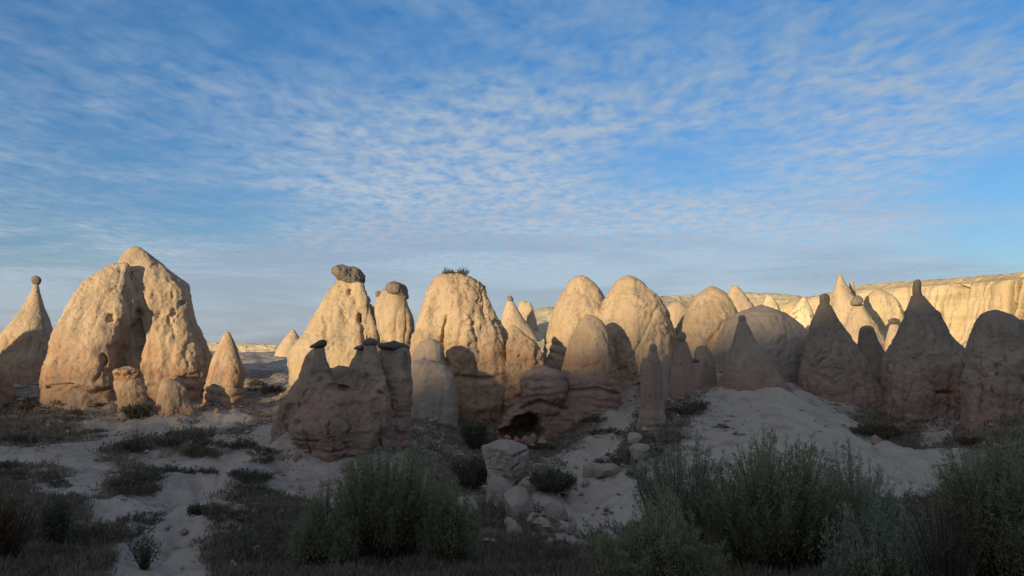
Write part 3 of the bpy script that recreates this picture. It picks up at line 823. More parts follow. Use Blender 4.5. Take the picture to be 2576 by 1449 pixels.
# great centre dome
o = rock('rock_massif', [
      L([(690, 1108, 1172), (700, 1092, 1190), (720, 1080, 1214), (745, 1069, 1228), (770, 1060, 1240), (800, 1058, 1256), (840, 1075, 1274), (880, 1085, 1288), (915, 1090, 1298), (945, 1092, 1302), (985, 1090, 1306), (1020, 1080, 1310), (1060, 1085, 1296), (1110, 1090, 1270)], 63, ratio=.75),
      L([(745, 1072, 1110), (770, 1060, 1116), (800, 1050, 1118), (830, 1042, 1116), (860, 1038, 1112), (900, 1036, 1110), (960, 1036, 1110), (1060, 1036, 1110)], 61.8, ratio=.8)],
     63, M_TUFF, 'broad rounded dome at the centre with shrubs growing on its summit', FC, seed=4, amp=.40, pits=.3, foot=False,
     strata=[(930, 965, .18, 1.2), (1000, 1100, .12, 1.0)],
     dents=[(1190, 870, 16, 12, .25)],
     cracks=[([(1122, 795), (1114, 830), (1116, 880), (1130, 920)], 6, .38), ([(1150, 945), (1220, 952), (1300, 935)], 5, .22)])
rock('rock_ridge', [L([(816, 1281, 1292), (840, 1276, 1325), (858, 1272, 1342), (872, 1270, 1353), (905, 1270, 1367), (935, 1272, 1380), (980, 1265, 1390)], 61.5, n=2.6, ratio=.6)], 61.5, M_TUFF,
     'jagged sloping rock wing tucked behind the right side of the centre dome', 'rock', seed=22, amp=.8, fscale=1.8, pits=.3)
o = rock('rock_spire', [L([(755, 1276, 1290), (772, 1270, 1300), (790, 1264, 1311), (830, 1256, 1340), (865, 1252, 1362), (910, 1245, 1385)], 106)], 106, M_TUFF_PALE,
         'slender pale cone with a tiny dark knob behind the centre dome', FC, seed=23, amp=.2)
cap(o, [(744, 1279, 1286), (748, 1275, 1290), (754, 1275, 1293), (758, 1280, 1292)], 106, M_CAP, seed=11, amp=.2)
rock('rock_spire', [L([(757, 1309, 1324), (768, 1304, 1334), (790, 1303, 1345), (830, 1298, 1356), (900, 1290, 1372)], 112),
                    L([(760, 1326, 1334), (775, 1322, 1341), (800, 1320, 1348), (880, 1310, 1360)], 111)], 112, M_TUFF_PALE,
     'blunt two pointed pale rock behind the slender knobbed cone', FC, seed=24, amp=.4, fscale=1.4)

# lit twins and the rocks before them
rock('rock_spire', [L([(697, 1446, 1477), (708, 1431, 1492), (730, 1418, 1512), (760, 1402, 1527), (790, 1388, 1541), (820, 1378, 1551), (850, 1371, 1560), (890, 1368, 1570), (950, 1366, 1578)], 67.5)], 67.5, M_TUFF_PALE,
     'left of the two smooth pale gold domes lit against the hillside', FC, seed=25, amp=.34, flute=.25, gully=.3, pits=.25, strata=[(850, 900, .5, 1.2)])
rock('rock_spire', [L([(697, 1566, 1597), (708, 1549, 1616), (730, 1537, 1636), (760, 1519, 1663), (790, 1506, 1681), (820, 1500, 1692), (850, 1499, 1698), (890, 1505, 1700), (960, 1515, 1700)], 64.5)], 64.5, M_TUFF_PALE,
     'right of the two smooth pale gold domes, rust tinted near its foot', FC, seed=26, amp=.36, flute=.25, gully=.3, pits=.2,
     cracks=[([(1650, 770), (1636, 815), (1612, 860), (1590, 900)], 5, .14)], dents=[(1518, 775, 5, 7, .4)])
rock('rock_dome', [L([(762, 1688, 1716), (775, 1676, 1730), (800, 1668, 1742), (860, 1660, 1755), (920, 1650, 1770)], 100)], 100, M_TUFF_PALE,
     'low pale rounded rock half hidden right of the gold domes', FC, seed=27, amp=.25)
rock('rock_spire', [L([(795, 1471, 1500), (808, 1456, 1514), (838, 1439, 1529), (870, 1427, 1539), (900, 1420, 1546), (932, 1416, 1551), (975, 1411, 1556), (1030, 1402, 1562)], 60)], 60, M_TUFF,
     'half shaded rounded cone standing before the two gold domes', FC, seed=28, amp=.3, strata=[(935, 1000, .2, 1.6)], pits=.25)
rock('rock_ledge', [
      L([(936, 1318, 1410), (948, 1312, 1420), (975, 1311, 1424), (1000, 1312, 1418), (1015, 1320, 1405)], 57.6, ratio=.7, n=3, drop=.6),
      L([(955, 1400, 1540), (975, 1390, 1560), (1010, 1350, 1562), (1050, 1290, 1548), (1090, 1262, 1520), (1130, 1250, 1500)], 58.9, ratio=.5, n=2.5),
      L([(1015, 1300, 1400), (1040, 1270, 1420), (1080, 1250, 1400), (1130, 1240, 1390)], 58.2, ratio=.6)],
     60, M_TUFF_PINK, 'layered sandstone ledge with a shallow cave between dome and cone', 'rock ledge', seed=29, amp=.34, foot=False,
     strata=[(940, 1100, .28, 2.1)],
     dents=[(1322, 1066, 40, 30, 2.6), (1292, 1090, 46, 20, 2.2), (1345, 1088, 26, 20, 1.6)],
     cracks=[([(1310, 1026), (1360, 1008), (1420, 1030)], 6, .3), ([(1422, 955), (1428, 985), (1415, 1010)], 7, .3), ([(1430, 985), (1500, 978), (1550, 990)], 6, .25)])

# shaded right-hand group
rock('rock_spire', [L([(722, 1779, 1802), (733, 1762, 1821), (755, 1740, 1835), (780, 1726, 1850), (810, 1709, 1866), (840, 1697, 1880), (870, 1682, 1892), (920, 1664, 1904), (1000, 1648, 1910)], 66)], 66, M_TUFF,
     'dusky rounded cone right of the gold domes, lit only near its top', FC, seed=30, amp=.32, pits=.3)
rock('rock_spire', [L([(718, 1842, 1855), (728, 1836, 1864), (745, 1828, 1878), (770, 1820, 1896), (810, 1810, 1920), (880, 1800, 1940)], 108)], 108, M_TUFF_PALE,
     'pale sunlit cone peeking between dusky cone and grey dome', FC, seed=31, amp=.25)
rock('rock_dome', [L([(776, 1888, 1948), (786, 1858, 1976), (802, 1836, 1998), (820, 1822, 2016), (850, 1808, 2036), (880, 1798, 2044), (940, 1792, 2050), (1010, 1790, 2050)], 62, n=2.2)], 62, M_TUFF_GREY,
     'wide smooth grey dome in shade behind the rusty dark cone', FC, seed=32, amp=.26, flute=.15, gully=.3)
o = rock('rock_spire', [L([(806, 1857, 1876), (820, 1853, 1883), (840, 1848, 1893), (862, 1842, 1904), (890, 1833, 1926), (920, 1823, 1950), (950, 1816, 1970), (980, 1808, 1992), (1030, 1800, 2012)], 53)], 53, M_TUFF_PINK,
         'dark cone with a rusty foot and black knob, above the white mound', FC, seed=33, amp=.3, strata=[(900, 990, .12, 1.0)])
cap(o, [(793, 1861, 1872), (797, 1857, 1876), (804, 1857, 1877), (811, 1859, 1876)], 53, M_TUFF_DARK, seed=12, amp=.2)
o = rock('rock_pillar', [L([(884, 1632, 1653), (905, 1626, 1660), (930, 1620, 1664), (960, 1613, 1666), (1000, 1614, 1670), (1040, 1608, 1674), (1080, 1600, 1682), (1120, 1592, 1698)], 46),
                         L([(900, 1617, 1629), (918, 1611, 1640), (960, 1611, 1645), (1040, 1613, 1650)], 45.4, ratio=.9)], 46, M_TUFF_PINK,
         'leftmost slim pillar on the slope, pinkish left edge and dark knob', FC, seed=34, amp=.22, strata=[(1030, 1110, .6, 2)])
cap(o, [(866, 1637, 1649), (871, 1633, 1653), (880, 1632, 1653), (887, 1634, 1652)], 46, M_TUFF_DARK, seed=13, amp=.2)
o = rock('rock_pillar', [L([(857, 1704, 1727), (880, 1698, 1735), (905, 1692, 1742), (930, 1688, 1746), (960, 1686, 1748), (1010, 1688, 1750)], 50)], 50, M_TUFF_PINK,
         'short hooded pillar standing right of the pinkish slim pillar', FC, seed=35, amp=.22)
cap(o, [(836, 1708, 1721), (841, 1703, 1726), (850, 1702, 1727), (859, 1704, 1723)], 50, M_TUFF_DARK, seed=14, amp=.25)
cap(o, [(905, 1738, 1756), (908, 1736, 1762), (912, 1738, 1756)], 50, seed=24, amp=.1, name='ledge')
rock('rock_finger', [L([(892, 1672, 1682), (905, 1667, 1685), (930, 1664, 1686), (980, 1662, 1688)], 53)], 53, M_TUFF_GREY,
     'small pale stone finger between the two dark pillars', FC, seed=36, amp=.2)
rock('rock_dome', [L([(872, 1752, 1778), (890, 1746, 1790), (920, 1742, 1799), (960, 1740, 1802), (1015, 1738, 1806)], 57)], 57, M_TUFF_DARK,
     'low dark hump right behind the hooded pillar', FC, seed=37, amp=.2)
o = rock('rock_spire', [L([(765, 2061, 2088), (782, 2055, 2096), (810, 2045, 2112), (840, 2037, 2132), (870, 2030, 2151), (900, 2023, 2168), (940, 2018, 2185), (980, 2015, 2208), (1040, 2020, 2240), (1080, 2022, 2260)], 57)], 57, M_TUFF_DARK,
         'dark shaded cone with a big round knob, right of the grey dome', FC, seed=38, amp=.36, strata=[(980, 1060, .15, 1.2)])
cap(o, [(740, 2068, 2082), (744, 2063, 2086), (755, 2062, 2088), (772, 2063, 2086)], 57, M_TUFF_DARK, seed=15, amp=.2)
rock('rock_stump', [L([(822, 2167, 2195), (830, 2163, 2198), (860, 2160, 2208), (890, 2158, 2228), (930, 2148, 2250), (980, 2120, 2290), (1070, 2095, 2320)], 59, n=2.6)], 60, M_TUFF_DARK,
     'flat topped dark stump between the two tall knobbed cones', FC, seed=39, amp=.25)
o = rock('rock_spire', [L([(744, 2294, 2322), (758, 2291, 2332), (780, 2284, 2349), (788, 2280, 2362), (800, 2276, 2367), (830, 2263, 2384), (860, 2251, 2402), (890, 2241, 2424), (912, 2234, 2438), (950, 2229, 2442), (1000, 2222, 2452), (1070, 2212, 2475)], 55)], 55, M_TUFF_DARK,
         'tallest dark cone at the right with a long head shaped tip', FC, seed=40, amp=.4, strata=[(985, 1060, .18, 1.2)],
         dents=[(2378, 987, 26, 5, .4)], pits=.2)
cap(o, [(704, 2302, 2315), (709, 2297, 2318), (722, 2295, 2318), (735, 2294, 2319), (746, 2295, 2322)], 55, M_TUFF_DARK, seed=16, amp=.22)
rock('rock_massif', [L([(787, 2478, 2524), (797, 2466, 2538), (812, 2458, 2556), (835, 2452, 2572), (870, 2445, 2580), (910, 2440, 2590), (960, 2436, 2592), (1010, 2432, 2592), (1090, 2428, 2600)], 47, n=2.6),
                     L([(812, 2540, 2590), (830, 2535, 2640), (880, 2525, 2680), (960, 2520, 2700), (1090, 2520, 2700)], 48.2, n=2.6)], 47, M_TUFF_DARK,
     'bulky dark rock with a ragged top at the right edge', FC, seed=41, amp=.42, pits=.4)

# far sunlit cluster under the cliff
o = rock('rock_spire', [L([(687, 2111, 2117), (700, 2105, 2121), (712, 2103, 2126), (735, 2097, 2142), (760, 2094, 2160), (800, 2094, 2182), (850, 2092, 2210), (910, 2090, 2230)], 118)], 118, M_TUFF_PALE,
         'jagged pale gold spire rising highest before the far cliff', FC, seed=42, amp=.4, fscale=1.3)
rock('rock_finger', [L([(705, 2139, 2146), (715, 2136, 2149), (735, 2136, 2152), (780, 2130, 2165)], 121)], 121, M_TUFF_PALE,
     'thin pale stone finger right beside the jagged gold spire', FC, seed=43, amp=.2)
o = rock('rock_spire', [L([(765, 2150, 2169), (790, 2136, 2184), (820, 2125, 2204), (870, 2112, 2228), (920, 2105, 2240)], 110)], 110, M_TUFF_PALE,
         'far gold cone with an overhanging flat cap stone', FC, seed=44, amp=.3)
cap(o, [(746, 2148, 2166), (751, 2144, 2172), (759, 2138, 2172), (767, 2140, 2168)], 109.6, M_CAP, seed=17, amp=.25)
o = rock('rock_pillar', [L([(815, 2239, 2260), (835, 2234, 2264), (860, 2228, 2272), (920, 2222, 2280)], 101)], 101, M_TUFF_PALE,
         'far tan pillar with a dark lid showing between the shaded cones', FC, seed=45, amp=.2)
cap(o, [(802, 2242, 2258), (805, 2236, 2262), (811, 2235, 2263), (816, 2240, 2261)], 101, seed=18, amp=.15)
rock('rock_dome', [L([(732, 2196, 2230), (745, 2180, 2250), (780, 2170, 2270), (840, 2160, 2280), (920, 2150, 2290)], 128, ratio=.6)], 128, M_CLIFF,
     'broad pale rock shoulder in front of the left end of the cliff', FC, seed=46, amp=.35)
rock('rock_spire', [L([(744, 1929, 1941), (756, 1921, 1949), (775, 1908, 1960), (810, 1895, 1975), (870, 1885, 1990)], 140)], 140, M_HILL,
     'small pale cone low on the scrubby hillside above the grey dome', FC, seed=47, amp=.25)
rock('rock_spire', [L([(748, 2017, 2028), (760, 2008, 2034), (790, 1985, 2044), (830, 1975, 2055), (880, 1970, 2060)], 135)], 135, M_HILL,
     'small pale blunt rock on the hillside left of the big round knob', FC, seed=48, amp=.35)
rock('rock_finger', [L([(858, 2432, 2440), (870, 2430, 2441), (890, 2430, 2443), (920, 2428, 2446)], 62)], 62, M_TUFF_DARK,
     'tiny dark stone finger in the gap at the foot of the cliff', FC, seed=49, amp=.15)

build_ground()

# ------------------------------------------------------------------ boulders
def gz(x, y):
    return float(ground_at(np.array([x]), np.array([y]))[0][0])

def boulder(rows, D, label, mat=M_TUFF, seed=1, amp=.3, name='boulder', group=None, n=3.0, ratio=.8, **kw):
    return rock(name, [lobe(rows, D, n=n, ratio=ratio, drop=.5)], D, mat, label, 'boulder', group, amp=amp, seed=seed, vox=D * .0011, fscale=1.8, facets=9, **kw)

boulder([(1118, 1215, 1300), (1124, 1205, 1325), (1140, 1205, 1337), (1165, 1215, 1337), (1200, 1225, 1333), (1235, 1235, 1325)], 38, 'large pale angular boulder in the middle of the gully', M_TUFF_GREY, 51, .6, cracks=[([(1290, 1150), (1335, 1130)], 5, .2)])
boulder([(1180, 1240, 1262), (1195, 1226, 1276), (1230, 1214, 1288), (1270, 1210, 1294), (1305, 1214, 1290)], 34.5, 'rounded boulder leaning below the large pale one', M_TUFF_GREY, 52, .6, n=2.6)
boulder([(1265, 1372, 1392), (1272, 1362, 1405), (1290, 1358, 1412), (1312, 1362, 1408)], 31.5, 'cracked pale block, right one of the small pile below the gully bush', M_TUFF_GREY, 53, .3)
boulder([(1262, 1335, 1355), (1272, 1328, 1362), (1296, 1330, 1366)], 32.2, 'small pale block at the back of the little pile', M_TUFF_GREY, 54, .3)
boulder([(1280, 1318, 1336), (1290, 1314, 1348), (1310, 1318, 1352)], 31.2, 'small pale block, left one of the little pile', M_TUFF_GREY, 55, .3)
boulder([(1302, 1340, 1372), (1312, 1332, 1385), (1328, 1335, 1388)], 30.2, 'flat pale slab lying in front of the little pile', M_TUFF_GREY, 56, .3)
boulder([(1256, 545, 590), (1264, 524, 620), (1285, 515, 640), (1310, 520, 645), (1340, 530, 640)], 29, 'smooth pale boulder half buried left of the green willow', M_TUFF_GREY, 57, .2, n=2.4)
k = 60
for (x, y, w, h, D) in ((1276, 1098, 12, 16, 56.3), (1300, 1103, 10, 13, 56.3), (1322, 1099, 12, 14, 56.6), (1343, 1096, 10, 12, 56.6), (1362, 1100, 9, 12, 56.3), (1312, 1112, 9, 10, 55.5), (1288, 1114, 8, 9, 55.5), (1336, 1110, 9, 10, 55.5)):
    boulder([(y - h / 2, x - w * .5, x + w * .4), (y, x - w, x + w), (y + h, x - w, x + w)], D, 'one of the broken stones heaped at the mouth of the cave', M_TUFF_PINK, k, .3, name='stone', group='broken stones at the cave mouth')
    k += 1
for (x, y, w, h, D, t) in ((1235, 1370, 14, 10, 25, 'small pale stone right of the willow'), (640, 1382, 16, 12, 23, 'pale flat stone in the scrub below the buried boulder'), (2165, 1112, 12, 10, 43, 'grey stone on the right crest of the white mound'), (1480, 1395, 18, 10, 22, 'grey stone at the foot of the ash slope')):
    boulder([(y - h / 2, x - w * .5, x + w * .5), (y, x - w, x + w), (y + h, x - w, x + w)], D, t, M_TUFF_GREY, k, .3, name='stone')
    k += 1

SR2 = np.random.default_rng(77)
for (x0, x1, y0, y1, cnt, dist, lb, gp, mt) in ((1140, 1480, 1110, 1340, 30, (30, 56), 'broken pale stones strewn in the gully round the large boulder', 'broken stones in the gully', M_TUFF_GREY),
                                      (690, 900, 1150, 1260, 16, (35, 46), 'broken stones below the dark capped cluster', 'broken stones under the cluster', M_TUFF_PINK),
                                      (1480, 1720, 1060, 1220, 16, (36, 56), 'broken stones on the slope below the two slim pillars', 'broken stones below the pillars', M_TUFF_GREY),
                                      (120, 640, 1035, 1090, 14, (50, 62), 'fallen stones at the foot of the split massif', 'fallen stones at the massif foot', M_TUFF),
                                      (2080, 2480, 1060, 1120, 16, (44, 58), 'fallen stones under the dark cones on the right', 'fallen stones under the dark cones', M_TUFF_DARK)):
    src = []
    for j in range(cnt):
        D = np.exp(np.linspace(math.log(18), math.log(110), 420))
        p = P(np.full(420, SR2.uniform(x0, x1)), np.full(420, SR2.uniform(y0, y1)), D)
        hit = np.nonzero(p[:, 2] <= ground_at(p[:, 0], p[:, 1])[0])[0]
        if not len(hit):
            continue
        q = p[hit[0]]
        h = float(SR2.lognormal(-1.9, .5))
        if len(src) < 3:
            w = h * SR2.uniform(.8, 1.3)
            m = 1 / PXSCALE(1150, 40.0)
            o = rock('stone', [lobe([(1150 - h * m, 1200 - w * .5 * m, 1200 + w * .5 * m), (1150 - h * .5 * m, 1200 - w * m, 1200 + w * .9 * m), (1150 + .2 * m, 1200 - w * m, 1200 + w * m)], 40.0, n=3, ratio=.8, drop=.05, step=3)],
                     40.0, mt, lb, 'stone', gp, amp=.3, seed=90 + j + x0, vox=.05, fscale=1.8, facets=8, foot=False)
            src.append(o)
        else:
            o = src[j % 3].copy()
            COL.objects.link(o)
            k = SR2.uniform(.5, 1.3)
            o.scale = (k, k * SR2.uniform(.8, 1.2), k * SR2.uniform(.7, 1.1))
        o.location = (q[0], q[1], q[2] - .12)
        o.rotation_euler = (SR2.uniform(-.25, .25), SR2.uniform(-.25, .25), SR2.uniform(0, 6.28))
        o['label'] = 'one of the ' + lb

# ------------------------------------------------------------------ plants
def tubes(polys, radii, seg=3):
    """polys (n,m,3) polylines to thin tubes"""
    n, m, _ = polys.shape
    th = np.arange(seg) * 2 * np.pi / seg
    ring = np.stack([np.cos(th), np.sin(th), th * 0], -1)
    V = polys[:, :, None, :] + radii[:, :, None, None] * ring[None, None]
    idx = np.arange(n * m * seg).reshape(n, m, seg)
    a, b = idx[:, :-1], idx[:, 1:]
    Q = np.stack([a, np.roll(a, -1, 2), np.roll(b, -1, 2), b], -1).reshape(-1, 4)
    return V.reshape(-1, 3), Q

def leaves(C, dirs, ln, wd, rng):
    """one rhombic leaf per point"""
    n = len(C)
    side = np.cross(dirs, rng.normal(size=(n, 3)))
    side /= np.linalg.norm(side, axis=1)[:, None] + 1e-9
    nrm = np.cross(side, dirs)
    ln = np.asarray(ln)[:, None]; wd = np.asarray(wd)[:, None]
    V = np.stack([C, C + dirs * ln * .45 + side * wd * .5 + nrm * ln * .06, C + dirs * ln, C + dirs * ln * .45 - side * wd * .5 + nrm * ln * .06], 1)
    return V.reshape(-1, 3), np.arange(n * 4).reshape(n, 4)

def shoots(rng, n, W, Dp, H, base_r=0.45, lean=0.35, m=7, crown=None):
    a = rng.uniform(0, 2 * np.pi, n); r = np.sqrt(rng.uniform(0, 1, n))
    bx, by = np.cos(a) * r, np.sin(a) * r
    hk = rng.uniform(.55, 1.0, n) * (1 - 0.28 * r ** 2)
    if crown is not None:
        hk = hk * crown(bx, by)
    t = np.linspace(0, 1, m)[None, :]
    out = base_r + (1 - base_r) * t
    wob = rng.normal(size=(n, 1, 2)) * .05 * t[:, :, None] + np.cumsum(rng.normal(size=(n, m, 2)) * .018, 1)
    X = (bx[:, None] * out + wob[:, :, 0]) * W / 2
    Y = (by[:, None] * out + wob[:, :, 1]) * Dp / 2
    Z = H * hk[:, None] * (t ** .9)
    return np.stack([X, Y, Z], -1)

def shrub_meshes(name, seed, W, Dp, H, nsh, nlv, ll, lw, mleaf, twigr=.015, base_r=.4, upright=.8, spread=.12, start=.25, crown=None):
    rng = np.random.default_rng(seed)
    S = shoots(rng, nsh, W, Dp, H, base_r, crown=crown)
    m = S.shape[1]
    rad = twigr * (1.1 - np.linspace(0, .95, m))[None, :] * rng.uniform(.6, 1.3, (nsh, 1))
    TV, TQ = tubes(S, rad)
    tw = mesh_np(name + '_stems', TV, TQ, M_TWIG, attrs={'tone': np.repeat(rng.uniform(0, 1, nsh), m * 3)})
    sh = rng.integers(0, nsh, nlv)
    t = start + (1 - start) * rng.uniform(0, 1, nlv) ** .75
    f = t * (m - 1); i = np.minimum(f.astype(int), m - 2); fr = (f - i)[:, None]
    C = S[sh, i] * (1 - fr) + S[sh, i + 1] * fr
    ax = S[sh, i + 1] - S[sh, i]
    ax /= np.linalg.norm(ax, axis=1)[:, None] + 1e-9
    taper = (1.15 - t)[:, None]
    C = C + rng.normal(size=(nlv, 3)) * spread * taper * [1, 1, .8]
    C[:, 2] = np.maximum(C[:, 2], 0.02)
    d = ax * upright + rng.normal(size=(nlv, 3)) * (1 - upright * .55)
    d /= np.linalg.norm(d, axis=1)[:, None]
    k = rng.uniform(.6, 1.3, nlv)
    LV, LQ = leaves(C, d, ll * k, lw * k, rng)
    cl = .5 + .5 * noise3(C * 1.4 / max(.6, H * .4) + seed)
    tone = np.clip(.55 * cl + .45 * rng.uniform(0, 1, nlv), 0, 1)
    fo = mesh_np(name + '_foliage', LV, LQ, mleaf, attrs={'tone': np.repeat(tone, 4)})
    return tw, fo

def shrub(name, tw, fo, x, y, label, cat='shrub', group=None, z=None, rot=0.0, sc=1.0):
    e = bpy.data.objects.new(name, None)
    COL.objects.link(e)
    e.location = (x, y, (gz(x, y) if z is None else z) - .03)
    e.rotation_euler = (0, 0, rot)
    e.scale = (sc, sc, sc)
    tag(e, label, cat, group)
    if tw is not None:
        tag(obj('stem', tw, e), kind='stuff')
    tag(obj('foliage', fo, e), kind='stuff')
    return e

def at(px, D):
    p = P(px, 1000, D)
    return p[0], D

def big_shrub(seed, px0, px1, ptop, D, label, mleaf, nsh, nlv, ll=.10, lw=.018, depth=.8, name='willow_shrub', hm=1.08, **kw):
    x, y = at((px0 + px1) / 2, D)
    W = (px1 - px0) * PXSCALE(1300, D)
    top = P((px0 + px1) / 2, ptop, D)[2]
    H = top - gz(x, y)
    k = 1.7 if name == 'willow_shrub' and nlv > 2000 else 1.2
    tw, fo = shrub_meshes(name, seed, W, W * depth, H * hm, nsh, int(nlv * k * .95), ll * .9, lw * 1.25, mleaf, **kw)
    return shrub(name, tw, fo, x, y, label)

big_shrub(1, 830, 1120, 1136, 22.0, 'tallest green willow clump, in front of the dark capped cluster', M_LEAF, 330, 20000, hm=1.12, crown=lambda bx, by: 1 - .12 * np.sin(bx * 7 + 1) - .06 * np.sin(by * 9))
big_shrub(17, 735, 905, 1232, 21.0, 'low green willow clump left of the tallest one by the capped cluster', M_LEAF, 170, 8500, hm=1.1, base_r=.75, crown=lambda bx, by: .85 + .2 * np.sin(bx * 5 + 2))
big_shrub(18, 1050, 1215, 1205, 21.5, 'green willow clump sloping down right of the tallest one', M_LEAF, 170, 9000, hm=1.12, crown=lambda bx, by: 1 - .3 * np.clip(bx, 0, 1))
big_shrub(2, 1720, 2170, 1095, 18.5, 'widest green willow thicket, below the crest of the white mound', M_LEAF, 420, 24000, crown=lambda bx, by: 1 - .22 * np.abs(bx) - .08 * np.sin(bx * 11))
big_shrub(3, 1580, 1830, 1092, 19.5, 'airy pale green willow shoots left of the widest thicket', M_LEAF2, 150, 7500, upright=.8, ll=.09, crown=lambda bx, by: 1 - .15 * np.sin(bx * 9))
big_shrub(4, 2030, 2270, 1095, 19.5, 'loose willow shoots rising over the right flank of the mound', M_LEAF2, 130, 6500, ll=.09, crown=lambda bx, by: .95 - .3 * np.clip(bx, 0, 1))
big_shrub(5, 2350, 2680, 1085, 15.5, 'tall green bush filling the right edge below the bulky dark rock', M_LEAF, 330, 19000, crown=lambda bx, by: .92 + .1 * np.sin(bx * 6))
big_shrub(6, 2260, 2480, 1175, 14.5, 'nearly bare brown bush with arching twigs, left of the right edge bush', M_SCRUB_R, 160, 1400, ll=.05, lw=.015, base_r=.12, twigr=.009, upright=.6)
big_shrub(7, 1480, 1820, 1240, 16.5, 'low green willow growth at the bottom left of the widest thicket', M_LEAF, 300, 15000, base_r=.75, crown=lambda bx, by: .8 + .25 * np.sin(bx * 5 + 1))
big_shrub(8, 2060, 2420, 1240, 15.5, 'low mixed willow growth below the loose shoots', M_LEAF2, 260, 12000, base_r=.75, crown=lambda bx, by: .78 + .25 * np.sin(bx * 6 + by * 3))
big_shrub(9, -90, 105, 1238, 21.0, 'dark russet bush in the lower left corner', M_SCRUB_R, 260, 11000, ll=.05, lw=.022, name='dark_shrub', upright=.35)
big_shrub(10, 112, 196, 1238, 24.0, 'small dark bush right of the russet corner bush', M_SCRUB_G, 120, 4000, ll=.06, lw=.026, name='dark_shrub', upright=.35)
big_shrub(11, 1128, 1240, 1150, 39.0, 'dark brown bush covering the left of the large pale boulder', M_SCRUB, 160, 5200, ll=.09, lw=.045, name='dark_shrub', upright=.35)
big_shrub(12, 1318, 1452, 1182, 36.5, 'round dark green bush right of the large pale boulder', M_SCRUB_G, 180, 6500, ll=.09, lw=.045, name='dark_shrub', upright=.35)
big_shrub(13, 1158, 1232, 1052, 52.0, 'feathery dark bush against the foot of the centre dome', M_SCRUB_G, 90, 3400, ll=.11, lw=.05, name='dark_shrub', upright=.5)
big_shrub(14, 300, 390, 1010, 55.5, 'dark bush in the shadow at the foot of the split massif', M_SCRUB_G, 90, 3200, ll=.1, lw=.05, name='dark_shrub', upright=.4)
big_shrub(15, 330, 420, 1340, 21.5, 'spindly bush standing in the sandy gully at the bottom', M_SCRUB, 40, 700, ll=.06, lw=.03, base_r=.15, name='dark_shrub')
big_shrub(16, 480, 530, 1268, 29.5, 'dark bush touching the left of the half buried boulder', M_SCRUB_G, 70, 2300, ll=.07, lw=.035, name='dark_shrub', upright=.35)

# shrubs on the summit of the centre dome
for i, (px, w, pt, lb) in enumerate(((1124, 18, 682, 'left tuft of dry twigs on the summit of the centre dome'), (1145, 26, 686, 'low middle tuft of dry twigs on the dome summit'), (1166, 22, 681, 'right and fullest tuft of twigs on the dome summit'), (1214, 10, 722, 'tiny tuft clinging to the right shoulder of the centre dome'))):
    D = 62.6
    W = 1.5 * w * PXSCALE(690, D)
    zb = P(px, 699 if i < 3 else 728, D)[2]; zt = P(px, pt, D)[2]
    tw, fo = shrub_meshes('summit_tuft', 30 + i, W, W, (zt - zb) * 1.8, 40, 520, .10, .04, M_SCRUB, base_r=.2, upright=.5, spread=.06)
    shrub('summit_tuft', tw, fo, P(px, 690, D)[0], D, lb, z=zb)

# scrub: a few low bush shapes, copied over the slopes as separate things
def scrub_proto(seed, mleaf):
    rg = np.random.default_rng(seed)
    a, b, c2 = rg.uniform(0, 6.28, 3)
    return shrub_meshes('scrub', seed, 1.7, 1.3, .50, 44, 950, .075, .034, mleaf, crown=lambda bx, by: .75 + .35 * np.sin(bx * 3.1 + a) * np.sin(by * 3.7 + b) + .15 * np.sin(bx * 7 + c2), base_r=.7, upright=.25, spread=.10, start=.1, twigr=.008)
PROTO = [scrub_proto(60, M_SCRUB), scrub_proto(61, M_SCRUB_G), scrub_proto(62, M_SCRUB), scrub_proto(63, M_SCRUB_R), scrub_proto(64, M_SCRUB_G)]
SR = np.random.default_rng(21)
